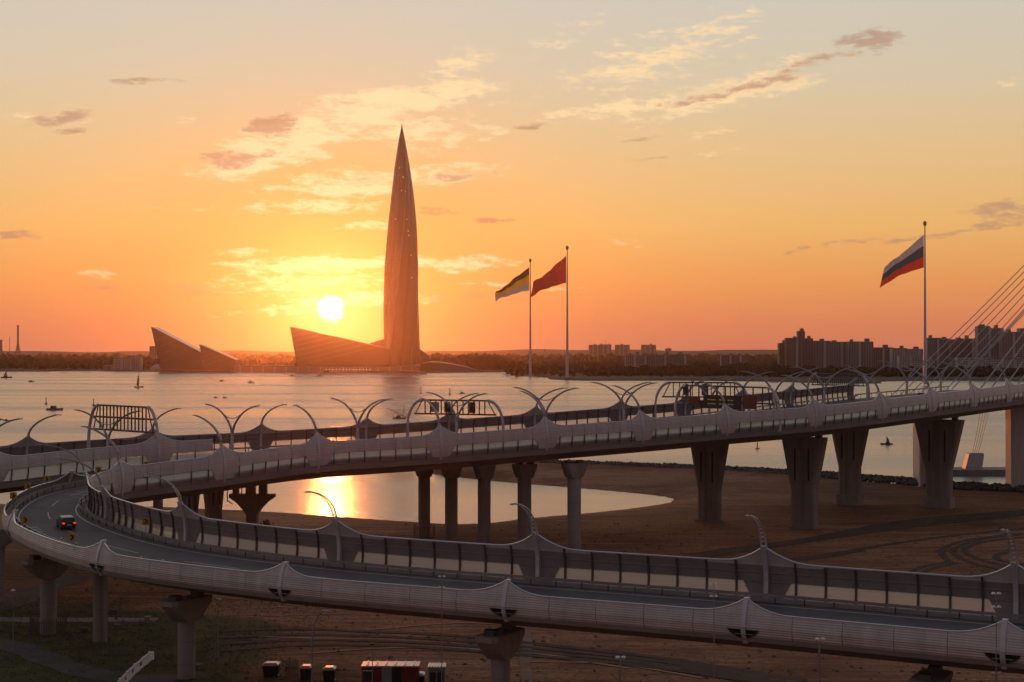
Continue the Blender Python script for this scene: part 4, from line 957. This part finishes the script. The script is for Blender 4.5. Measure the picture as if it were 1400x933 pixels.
# woods: clumps of crowns that read as one mass
def wood(areas, label, name='wood'):
    b = MB(); i = 0
    for (x0, x1, d0, d1, n, h0, h1) in areas:
        for k in range(n):
            d = random.uniform(d0, d1); x = (random.uniform(x0, x1)-700)/F*d; h = random.uniform(h0, h1)*(1 if random.random() < .85 else 1.25); r = h*random.uniform(.35, .55)
            b.add(ico((x, d, 2.5+h*.55), r*1.05, h/r*.55, k), ICOF)
    tag(b.build(name, 'foliage'), label, 'woodland', kind='stuff')
wood([(-200, 215, 3060, 3900, 1100, 9, 20), (310, 420, 3060, 3700, 200, 6, 14), (570, 690, 3050, 4200, 350, 10, 24)], 'dark belt of far trees behind the water left of the tower')
wood([(620, 685, 2960, 3080, 120, 14, 24)], 'low dark tree clump right of the tower foot')
wood([(690, 1080, 2420, 3900, 1200, 6, 13), (690, 1080, 2150, 2420, 160, 3, 8), (1040, 1420, 2130, 2420, 700, 6, 12), (800, 1100, 2230, 2330, 260, 7, 12)], 'dark belt of far trees before the apartment blocks')
wood([(-300, 1500, 4200, 6800, 2500, 14, 24)], 'distant forest band under the horizon')
# tower
TX, TD = (549.5-700)/F*2900, 2900.0
def tw(z):   # half width from the photograph's outline
    return float(np.interp(z, [0, 40, 120, 200, 270, 330, 380, 410, 430, 448, 458, 465], [32, 32.5, 32, 30.2, 26.2, 20.8, 14.8, 10.2, 7.0, 3.8, 1.8, .3]))
root = empty('spire_tower', 'tall tapering glass skyscraper with twisted faces beside the setting sun', 'skyscraper', (TX, TD, 0))
def tsec(z, k=1.0):
    pts = []; r = tw(z)*1.06*k; tws = R(90)*z/465+R(12)
    for j in range(5):
        a0 = tws+j*2*math.pi/5; hw = R(36)*.80
        for q, rr in ((-hw, .93), (-hw*.5, .975), (0, 1.0), (hw*.5, .975), (hw, .93), (R(36), .82)): pts.append((TX+math.cos(a0+q)*r*rr, TD+math.sin(a0+q)*r*rr, z))
    return pts
zs = [2+i*6.2 for i in range(75)]
per = len(tsec(10))
for j in range(5):
    b = MB(); rows = []
    for z in zs: s_ = tsec(z); rows.append([s_[(j*6+q) % per] for q in range(-1, 6)])
    b.grid(rows); b.build('glass_face', 'tower_glass', root, True)
for j in range(5):
    b = MB(); b.tube([tsec(z, 1.006)[j*6+2] for z in zs[::3]], [1.0*tw(z)/33+.15 for z in zs[::3]], 5); b.build('edge_rib', 'tower_dark', root)
for z in (60, 130, 205, 280, 345):
    b = MB(); b.grid([tsec(z-1.6, 1.001), tsec(z-1.6, 1.005), tsec(z+1.6, 1.005), tsec(z+1.6, 1.001)], close=True); b.build('storey_band', 'tower_glass', root)
b = MB(); b.tube([(TX, TD, 456), (TX, TD, 470)], [1.8, .25], 8); b.build('spire_tip', 'tower_dark', root)
rr = random.Random(3)
for (px, py) in ((551, 242), (552, 243), (549, 261), (554, 262), (558, 316), (559, 322), (562, 349), (564, 415), (567, 442), (568, 455), (541, 300), (546, 230), (565, 430), (556, 300), (563, 380)):
    q = W(px, py, TD-36); z = q.z; d_ = TD-math.sqrt(max(1, (tw(z)*1.0)**2-(q.x-TX)**2))-1.2
    q = W(px, py, d_); b = MB(); b.box((q.x, q.y, q.z), (.8, .5, 1.1)); b.build('lit_window', 'lit_window', root)
# wedge shaped halls and podium
def wedge(name, label, front, d, back, dx=0, m_='tower_glass', inset=.0, fins=6, fin_m='tower_dark'):
    c = W(*front[0], d); root = empty(name, label, 'building', (c.x, d, 2)); n = len(front)
    A = [W(x, y, d) for x, y in front]; B = [Vector((p.x*(1+inset)+dx, d+back, p.z*(1-inset))) for p in A]
    b = MB(); b.loft([A, B]); b.build('hull', m_, root)
    for i in range(1, fins):       # facade seams standing proud
        f = i/fins; p = A[0].lerp(A[-1], f); top = A[0].lerp(A[1], f); b = MB(); b.tube([p+Vector((0, -.4, 0)), top+Vector((0, -.4, 0))], .5, 4); b.build('seam', fin_m, root)
    b = MB(); b.tube([A[0]+Vector((0, -.3, 0)), A[1]+Vector((0, -.3, 0))], .5, 5); b.build('roof_edge', 'tower_dark', root)
    return root
wedge('wedge_hall', 'dark wedge shaped hall with raked prow at the left of the complex', [(206.5, 447), (277, 483), (277, 506), (219, 506)], 2860, 60)
wedge('wedge_hall', 'smaller dark wedge shaped hall leaning behind the first', [(272, 471), (322, 492), (322, 506), (281, 506)], 2830, 50)
wedge('wedge_hall', 'large low wedge shaped hall sloping up from the tower foot to a point', [(396.5, 447), (532, 477), (532, 507), (407, 507)], 2850, 70, fins=9)
wedge('curved_hall', 'pale curved roof peeking out behind the tower foot', [(505, 470), (527, 463), (527, 506), (505, 506)], 2960, 40, fins=3)
wedge('curved_hall', 'low hump roofed hall just right of the tower', [(571, 476), (587, 487), (590, 506), (571, 506)], 2930, 40, fins=3)
# low arched hall
root = empty('arched_hall', 'low arched hall with sweeping roof right of the tower foot', 'building', (W(600, 505, 2830).x, 2830, 2)); rows = []
for k in range(9):
    f = k/8; x_ = 552+f*100; y_ = 508-18*math.sin(min(1, f*1.9)*math.pi/2)*(1-f)**.65-1
    rows.append([W(x_, 508.5, 2820), W(x_, y_, 2830), W(x_, y_-1, 2880), W(x_, 508.5, 2895)])
b = MB(); b.grid(rows); b.build('roof', 'tower_glass', root); b = MB(); b.tube([r_[1] for r_ in rows], .6, 5); b.build('roof_edge', 'far_house', root)
b = MB(); b.grid([[W(575+k*3, 507, 2815) for k in range(10)], [W(575+k*3, 498-6*math.sin(k/9*math.pi/2+.2)+k*.9, 2815) for k in range(10)]]); b.build('arch_glass', 'far_window', root)
# podium
root = empty('podium', 'long low podium along the waterside below the tower', 'building', (W(400, 506, 2790).x, 2790, 2)); a = W(322, 508, 2790); c = W(572, 508, 2790)
b = MB(); b.box(((a.x+c.x)/2, 2800, 6), (c.x-a.x, 40, 11)); b.build('wall', 'far_house', root); b = MB(); b.box(((a.x+c.x)/2, 2800, 11.9), (c.x-a.x+6, 46, 1.0)); b.build('roof', 'tower_dark', root)
for k in range(14):
    q = W(446+k*4.6, 505.4, 2778); b = MB(); b.box((q.x, 2778, q.z), (1.4, .6, 1.4)); b.build('lit_window', 'lit_window', root)
for k in range(16): b = MB(); b.box((a.x+(c.x-a.x)*(k+.5)/16, 2779.5, 5.5), (1.6, 1.6, 10)); b.build('pillar', 'far_house_pale', root)

def block(px0, px1, ytop, ybase, d, label, m_, group=None, steps=None, nx_=10, nz=12, name='apartment_block', dep=16, turrets=True, seed=0):
    rr = random.Random(seed); a = W(px0, ybase, d); c = W(px1, ytop, d); w_ = c.x-a.x; zb = min(a.z, 3.0)-1; zt = c.z; cx = (a.x+c.x)/2
    root = empty(name, label, 'building', (cx, d, zb), group)
    steps = steps or [(0, 1, 1.0)]; wm = MB()
    for (u0, u1, hf) in steps:
        h = (zt-zb)*hf; x0, x1 = a.x+w_*u0, a.x+w_*u1; dd = d+rr.uniform(-2, 2)
        b = MB(); b.box(((x0+x1)/2, dd+dep/2, zb+h/2), (x1-x0-.3, dep, h)); b.build('wall', m_, root)
        b = MB(); b.box(((x0+x1)/2, dd+dep/2, zb+h+.5), (x1-x0-1.5, dep-1, 1.2)); b.build('parapet', 'far_house', root)
        if turrets:
            for k in range(max(1, int((x1-x0)/22))):
                xx = x0+(x1-x0)*rr.uniform(.2, .8); b = MB(); hh = rr.uniform(2.5, 5); b.box((xx, dd+dep/2, zb+h+hh/2+.9), (rr.uniform(4, 8), 6, hh)); b.build('stair_turret', 'far_brick', root)
        n1 = max(2, int((x1-x0)/3.6)); n2 = max(2, int(h/3.0))
        for i in range(n1):
            if i % 5 == 4: continue
            for j in range(1, n2): wm.box((x0+(x1-x0)*(i+.5)/n1, dd-.05, zb+h*(j+.45)/n2), (2.0, .3, 1.6))
        for i in range(4, n1, 5):
            b = MB(); b.box((x0+(x1-x0)*(i+.5)/n1, dd-.5, zb+h/2), (3.0, 1.4, h*.96)); b.build('balcony_stack', 'far_house_pale', root)
    o = wm.build('window_grid', 'far_window', root); o['kind'] = 'stuff'
    return root
g_ = 'apartment blocks across the water'
block(1065, 1076, 470, 503, 2470, 'narrow end block at the left of the apartment row', 'far_brick', None, seed=1)
block(1075, 1112, 461, 503, 2450, 'tall dark apartment block with a tower top at its middle', 'far_brick', None, [(0, .45, .96), (.45, .7, 1.15), (.7, 1, .95)], seed=2)
block(1112, 1160, 467, 503, 2460, 'long apartment block with small roof turrets', 'far_house', None, [(0, .5, 1), (.5, 1, .97)], seed=3)
block(1160, 1194, 468, 503, 2440, 'square topped apartment block before the paler low row', 'far_house', None, [(0, .6, 1), (.6, 1, 1.0)], seed=4)
block(1194, 1222, 476, 503, 2500, 'lower brown apartment block with spiky roofline', 'far_brick', None, seed=5)
block(1220, 1262, 477, 504, 2420, 'pale apartment block just left of the tricolour pole', 'far_house_pale', None, [(0, .5, 1), (.5, 1, .97)], seed=6)
block(1268, 1300, 463, 504, 2380, 'dark apartment block just right of the tricolour pole', 'far_house', None, [(0, .6, 1), (.6, 1, .98)], seed=7)
block(1300, 1338, 464, 504, 2360, 'wide apartment block behind the thinnest bridge cables', 'far_brick', None, [(0, .4, .98), (.4, 1, 1)], seed=8)
block(1337, 1372, 447, 504, 2300, 'tall apartment tower block behind the bridge cables', 'far_house', None, [(0, .5, 1), (.5, 1, .96)], seed=9)
block(1370, 1420, 453, 504, 2280, 'stepped apartment block at the far right behind the cables', 'far_house', None, [(0, .5, .97), (.5, 1, 1.05)], seed=10)
block(1230, 1275, 488, 506, 2250, 'low pale apartment row in front of the tricolour pole blocks', 'far_house_pale', None, seed=19, turrets=False)
block(1310, 1400, 490, 508, 2240, 'long low pale row before the cable backed blocks', 'far_house_pale', None, [(0, .5, 1), (.5, 1, .9)], seed=20, turrets=False)
block(855, 897, 486, 505, 2700, 'low flat roofed apartment block with pale corner strip', 'far_house', None, [(0, .75, 1), (.75, 1, .98)], seed=11)
block(896, 941, 485, 505, 2690, 'low apartment block with several pale stairwells', 'far_house', None, [(0, .6, .97), (.6, 1, 1)], seed=12)
block(986, 1022, 486, 504, 2760, 'lone low block with a flat roof among the trees', 'far_brick', None, seed=13, turrets=False)
for i, (x0, x1, yt) in enumerate(((805, 819, 472), (819, 836, 471.5), (841, 861, 472), (877, 897, 472))):
    block(x0, x1, yt, 484, 6100, ['pale tower block at the left of the hazy horizon group', 'hazy tower block with rooftop crane on the horizon', 'hazy tower block right of the one with a crane', 'lone hazy tower block apart from the horizon group'][i], 'far_house', None, seed=14+i, dep=25)
block(910, 918, 477, 484, 6100, 'tiny hazy block poking over the horizon forest', 'far_house', None, seed=18, dep=25)
q = W(828, 471, 6090); b = MB(); b.tube([(q.x, 6090, q.z-4), (q.x, 6090, q.z+16)], .8, 4); b.tube([(q.x-14, 6090, q.z+13), (q.x+8, 6090, q.z+13)], .6, 4); tag(b.build('tower_crane', 'steel_dark', None, origin=(q.x, 6090, q.z-4)), 'small crane on top of the hazy horizon tower block', 'crane')
block(155, 193, 489, 507, 3010, 'pale low building with three dark windows on the left shore', 'far_house_pale', None, seed=21, turrets=False, name='shore_building')
block(204, 216, 474, 500, 3700, 'small square building rising behind the left wedge hall', 'far_house', None, seed=22, turrets=False, name='shore_building')
block(141, 152, 500, 508, 2990, 'small grey shed beside the pale low building', 'far_house', None, seed=23, turrets=False, name='shed', dep=10)
q = W(215, 501, 2960); b = MB(); b.loft([[(q.x+math.cos(t_)*r_, 2960+math.sin(t_)*r_, z_) for t_ in np.linspace(0, 2*math.pi, 17)[:-1]] for r_, z_ in ((13, 2), (13, 6), (10, 10), (5, 12.3), (1, 13))]); tag(b.build('storage_dome', 'far_house_pale', None, origin=(q.x, 2960, 2)), 'small pale dome on the shore before the wedge hall', 'dome')
# lattice chimney and masts at the left
def chimney(px, ytop, d, label, r, legs=True):
    q = W(px, ytop, d); root = empty('chimney', label, 'chimney', (q.x, d, 3)); 
    if legs:
        for a in range(4): 
            t_ = a*math.pi/2+.78; b = MB(); b.tube([(q.x+math.cos(t_)*r*4.2, d+math.sin(t_)*r*4.2, 3), (q.x+math.cos(t_)*r*1.5, d+math.sin(t_)*r*1.5, q.z*.38), (q.x+math.cos(t_)*r*.8, d+math.sin(t_)*r*.8, q.z*.5)], r*.3, 5); b.build('leg', 'steel_dark', root)
    b = MB(); b.tube([(q.x, d, q.z*.30 if legs else 2), (q.x, d, q.z)], [r*1.0, r*.8], 10); b.build('stack', 'far_house', root)
    b = MB(); b.tube([(q.x, d, q.z-3), (q.x, d, q.z+.4)], r*1.0, 10); b.build('crown', 'far_brick', root)
chimney(24.5, 445, 5200, 'tall chimney on splayed legs at the left horizon', 3.6)
chimney(13, 461, 5200, 'thin mast left of the tall chimney', .9, False)
chimney(1, 465, 5100, 'stout stack at the left edge of the horizon', 6, True)
def crane(px, y0, x1, y1, d, label):
    a, c = W(px, y0, d), W(x1, y1, d); root = empty('crane', label, 'crane', tuple(a)); b = MB(); b.tube([(a.x, d, 2), (a.x, d, a.z)], 1.6, 5); b.build('base', 'steel_dark', root); b = MB(); b.tube([a, c], [1.0, .5], 4); b.build('boom', 'steel_dark', root)
crane(750, 494, 744, 477, 2500, 'slanted crane boom on the shore between the two flagpoles'); crane(799, 500, 797, 487, 2350, 'short crane boom on the shore right of the red flag')

# ------------------------------------------------------------------ flags
def flag(px, ytop, ybase, d, label, hoist, fly, rows_, mats, seed, emblem=False):
    t0, b0 = W(px, ytop, d), W(px, ybase, d); x = t0.x; root = empty('flagpole', label+' pole', 'flagpole', (x, d, 1))
    b = MB(); n = 8; b.tube([(x, d, b0.z-3)]+[(x, d, b0.z+(t0.z-b0.z)*k/n) for k in range(n+1)], [2.2]+[2.1-1.5*(k/n) for k in range(n+1)], 10); b.build('pole', 'steel_white', root)
    b = MB(); b.loft([[(x+math.cos(t_)*r_, d+math.sin(t_)*r_, t0.z+z_) for t_ in np.linspace(0, 2*math.pi, 9)[:-1]] for r_, z_ in ((.9, -2), (2.0, 0), (2.0, 2.2), (.4, 4))]); b.build('finial', 'yellow_paint', root)
    fr = empty('flag', label, 'flag', (x, d, W(px, hoist[0], d).z)); N, M = 22, 12
    def pt(u, v):     # u along the fly, v down the hoist
        a = Vector(W(px-1.5, hoist[0]+(hoist[1]-hoist[0])*v, d)); e_ = Vector(W(fly[0]+fly[3]*v, fly[1]+(fly[2]-fly[1])*v, d))
        p = a.lerp(e_, u); sag = 4.0*math.sin(u*math.pi)*(v*.8-.15); wv = math.sin(u*9+v*2.6+seed)*3.4*u+math.sin(u*20+seed*2+v*5)*1.8*u**.7
        return Vector((p.x+wv*.25, d+wv*1.6-4*u, p.z+sag-wv*.25))
    ns = len(mats)
    for s_ in range(ns):
        b = MB(); k0, k1 = round(M*s_/ns), round(M*(s_+1)/ns); b.grid([[pt(u/N, v/M) for v in range(k0, k1+1)] for u in range(N+1)]); b.build('stripe' if ns > 1 else 'cloth', mats[s_], fr, True)
    if emblem:
        c = [pt(.13+.05*math.cos(t_), .28+.12*math.sin(t_))+Vector((0, -1.2, 0)) for t_ in np.linspace(-2.2, 1.9, 12)]; b = MB(); b.tube(c, .35, 4); b.tube([pt(.09, .38)+Vector((0, -1.2, 0)), pt(.17, .2)+Vector((0, -1.2, 0))], .35, 4); b.build('emblem', 'flag_yellow', fr)
        b = MB(); q_ = pt(.14, .08)+Vector((0, -1.2, 0)); b.add([q_+Vector((math.cos(t_)*r_, 0, math.sin(t_)*r_)) for t_, r_ in ((math.pi/2+k*math.pi/5, 1.5 if k % 2 == 0 else .6) for k in range(10))], [tuple(range(10))]); b.build('star', 'flag_yellow', fr)
flag(725, 357, 516, 2326, 'black, yellow and white striped flag streaming left', (365.5, 397.5), (679, 399, 413, -2), 12, ['flag_black', 'flag_yellow', 'flag_white'], 1.0)
flag(775.5, 340, 518, 2076, 'plain red flag with small emblem near the hoist', (350, 387), (730, 387, 407, -6), 12, ['flag_red'], 2.3, True)
flag(1264.5, 307, 522, 1725, 'white, blue and red striped flag streaming left', (321, 366), (1208, 366, 393, -6), 12, ['flag_white', 'flag_blue', 'flag_red'], 3.6)

# ------------------------------------------------------------------ cable bridge at the right
root = empty('bridge_pylon', 'inclined white pylon of the cable stayed bridge', 'pylon', (185, 470, 0))
tops = []
for (x, y, dx, dy) in ((184, 452, 8, 6), (186, 486, 8, 2)):
    b = MB(); b.loft([[(x+dx*f+sx*(2.2-1.0*f), y+dy*f+sy*(2.2-1.0*f), -2+100*f) for sx, sy in ((-1, -1), (1, -1), (1, 1), (-1, 1))] for f in (0, .3, .65, 1)]); b.build('leg', 'panel', root); tops.append(Vector((x+dx, y+dy, 98)))
b = MB(); b.tube([tops[0]-Vector((0, 0, 30)), tops[1]-Vector((0, 0, 30))], 1.3, 8); b.build('crossbeam', 'panel', root)
def cable(a, c, label, r, group):
    b = MB(); n = 10; pts = [a.lerp(c, k/n)-Vector((0, 0, 1.0*math.sin(k/n*math.pi))) for k in range(n+1)]; b.tube(pts, r, 5)
    tag(b.build('stay_cable', 'cable', None, origin=tuple(a)), label, 'cable', group)
kF = pFO
for i, x in enumerate((1216, 1228, 1242, 1257, 1273, 1290, 1306, 1322, 1338)):
    a = kF.at(kF.find_x(x), -.8, .2); cable(a, tops[1]-Vector((0, 0, 1.6*i)), 'thin stay cable rising from the seaward edge of the deck', .13, 'thin stay cables of the bridge')
for i, s_ in enumerate((1336, 1352, 1371, 1388, 1404)):
    a = pNI.at(pNI.find_x(s_), .5, .2); cable(a, tops[0]-Vector((0, 0, 2.2*i)), 'thicker pale stay cable rising behind the near barrier', .19, 'thick stay cables of the bridge')
# anchor block on its pad in the water
x, y = (1340-700)/F*476, 476; root = empty('anchor_block', 'pale tapered concrete anchor block on a low pad in the water', 'anchor block', (x, y, 0))
b = MB(); b.loft([[(x+sx*13, y+sy*6, z_) for sx, sy in ((-1, -.7), (-.85, -1), (1, -1), (1, 1), (-.85, 1), (-1, .7))] for z_ in (-2, 1.2, 1.8)]); b.build('pad', 'concrete', root)
b = MB(); b.loft([[(x-2.5+sx*w_+f_, y+sy*1.8, z_) for sx, sy in ((-1, -1), (1, -1), (1, 1), (-1, 1))] for z_, w_, f_ in ((1.8, 2.6, 0), (6.3, 2.3, .9), (6.7, 2.0, .9))]); b.build('block', 'panel', root)
for k in range(4):
    cable(Vector((x-2.4+k*.6, y, 6.6)), Vector((x+.2+k*.9, y-2, 24.5)), 'thin tie cable between the anchor block and the bridge', .09, 'tie cables of the anchor block')

# ------------------------------------------------------------------ boats
def boat(px, py, L_, kind, label, group=None, rz=0):
    d = H*F/(py-EYE); x = (px-700)/F*d; nm = {'motor': 'motorboat', 'sail': 'sailboat', 'buoy': 'buoy', 'barge': 'barge', 'work': 'workboat', 'yacht': 'yacht'}[kind]
    root = empty(nm, label, nm, (x, d, 0), group); ca, sa = math.cos(rz), math.sin(rz)
    def T(a_, b_, z_): return (x+ca*a_-sa*b_, d+sa*a_+ca*b_, z_)
    def hull(l, w_, h):
        b = MB(); rows = []
        for f, q, zz in ((-1, .75, 0), (-.5, 1, 0), (.2, .95, 0), (.7, .55, .12), (1, .04, .25)):
            rows.append([T(f*l/2, -w_/2*q, h+h*zz), T(f*l/2*.95, -w_/2*q*.6, -.3), T(f*l/2*.95, w_/2*q*.6, -.3), T(f*l/2, w_/2*q, h+h*zz)])
        b.loft(rows); return b
    if kind == 'buoy':
        b = MB(); b.loft([[T(math.cos(t_)*r_, math.sin(t_)*r_, z_) for t_ in np.linspace(0, 2*math.pi, 9)[:-1]] for r_, z_ in ((L_*.35, -.3), (L_*.4, .5), (L_*.15, .9), (L_*.07, L_*1.6))]); b.build('float', 'red_paint', root)
        b = MB(); b.box(T(0, 0, L_*1.7), (L_*.22, L_*.22, L_*.35)); b.build('topmark', 'black', root); return
    hull(L_, L_*.3, L_*.11).build('hull', 'grey_paint' if kind in ('motor', 'barge') else 'steel_dark', root)
    if kind in ('motor', 'work', 'barge', 'yacht'):
        b = MB(); b.box(T(-L_*.08, 0, L_*.17), (L_*.36, L_*.2, L_*.14), rz, .8); b.build('cabin', 'steel_dark', root); b = MB(); b.box(T(-L_*.08, 0, L_*.26), (L_*.3, L_*.18, L_*.025), rz); b.build('roof', 'white_paint', root)
    if kind in ('sail', 'yacht'):
        mh = L_*1.35 if kind == 'sail' else L_*.7; b = MB(); b.tube([T(0, 0, 0), T(0, 0, mh)], L_*.012, 5); b.build('mast', 'rail', root)
        b = MB(); b.add([T(-.1, 0, L_*.15), T(-L_*.26, L_*.03, L_*.17), T(-L_*.17, L_*.04, mh*.6), T(-.05, 0, mh)], [(0, 1, 2, 3)]); b.build('mainsail', 'steel_dark', root)
    if kind == 'work':
        b = MB(); b.tube([T(L_*.3, 0, 0), T(L_*.3, 0, L_*1.0)], L_*.02, 5); b.build('mast', 'steel_dark', root); b = MB(); b.tube([T(L_*.45, 0, L_*.15), T(-L_*.9, 0, L_*.78)], L_*.025, 5); b.build('boom', 'steel_dark', root)
bg_ = 'small motorboats scattered on the bay'; bl = 'tiny dark motorboat drifting on the open water'
boat(9, 517, 16, 'yacht', 'dark cabin cruiser near the left shore', None, .1)
for px, py, L_ in ((43, 522.5, 8), (303, 521.5, 8), (343, 523.5, 9), (295, 544.5, 4.5), (307, 544.5, 4.5), (1, 574.5, 3.5), (9, 575.5, 3.5), (390, 512.5, 9), (400, 515, 12), (437, 515, 13), (464, 513.5, 9), (577, 512.5, 16), (632, 538.5, 6)):
    boat(px, py, L_, 'motor', bl, bg_, random.uniform(-.5, .5))
boat(448, 511.5, 26, 'barge', 'long dark ferry boat moored below the podium lights', None, .05)
boat(190, 530, 10.5, 'sail', 'lone sailboat with upright sail off the left shore', None, .6)
boat(75, 561, 11, 'barge', 'flat dark barge between two small buoys', None, 0)
for px, py in ((63, 553), (128, 555)): boat(px, py, 2.6, 'buoy', 'small dark channel buoy off the curved gantry', 'channel buoys at the left')
for px, py in ((575.5, 538.5), (615, 540)): boat(px, py, 3.2, 'buoy', 'small dark channel buoy above the truss gantry', 'channel buoys in the middle')
boat(546, 573, 8, 'work', 'workboat with raised boom and mast just beyond the seaward barrier', None, .1)
boat(1212, 608, 5.0, 'yacht', 'small dark yacht with bare sail passing behind the flared piers', None, math.pi)
boat(1036, 614, 2.6, 'sail', 'tiny dark sail just under the viaduct girder', None, .8)

# ------------------------------------------------------------------ haze
b = MB(); b.box((0, 2900, 238), (17600, 11800, 482))
hz_o = b.build('haze', 'panel'); hz_o.data.materials.clear()
m = bpy.data.materials.new('haze_air'); m.use_nodes = True; m.node_tree.nodes.clear(); t = NT(m.node_tree)
out = t.n('ShaderNodeOutputMaterial'); pv = t.n('ShaderNodeVolumePrincipled'); pv.inputs['Color'].default_value = (1, .84, .76, 1); pv.inputs['Density'].default_value = 3.2e-5; pv.inputs['Anisotropy'].default_value = .93
t.l(pv.outputs[0], out.inputs['Volume']); hz_o.data.materials.append(m)
tag(hz_o, 'thin warm evening haze over the whole bay', 'haze', kind='stuff')
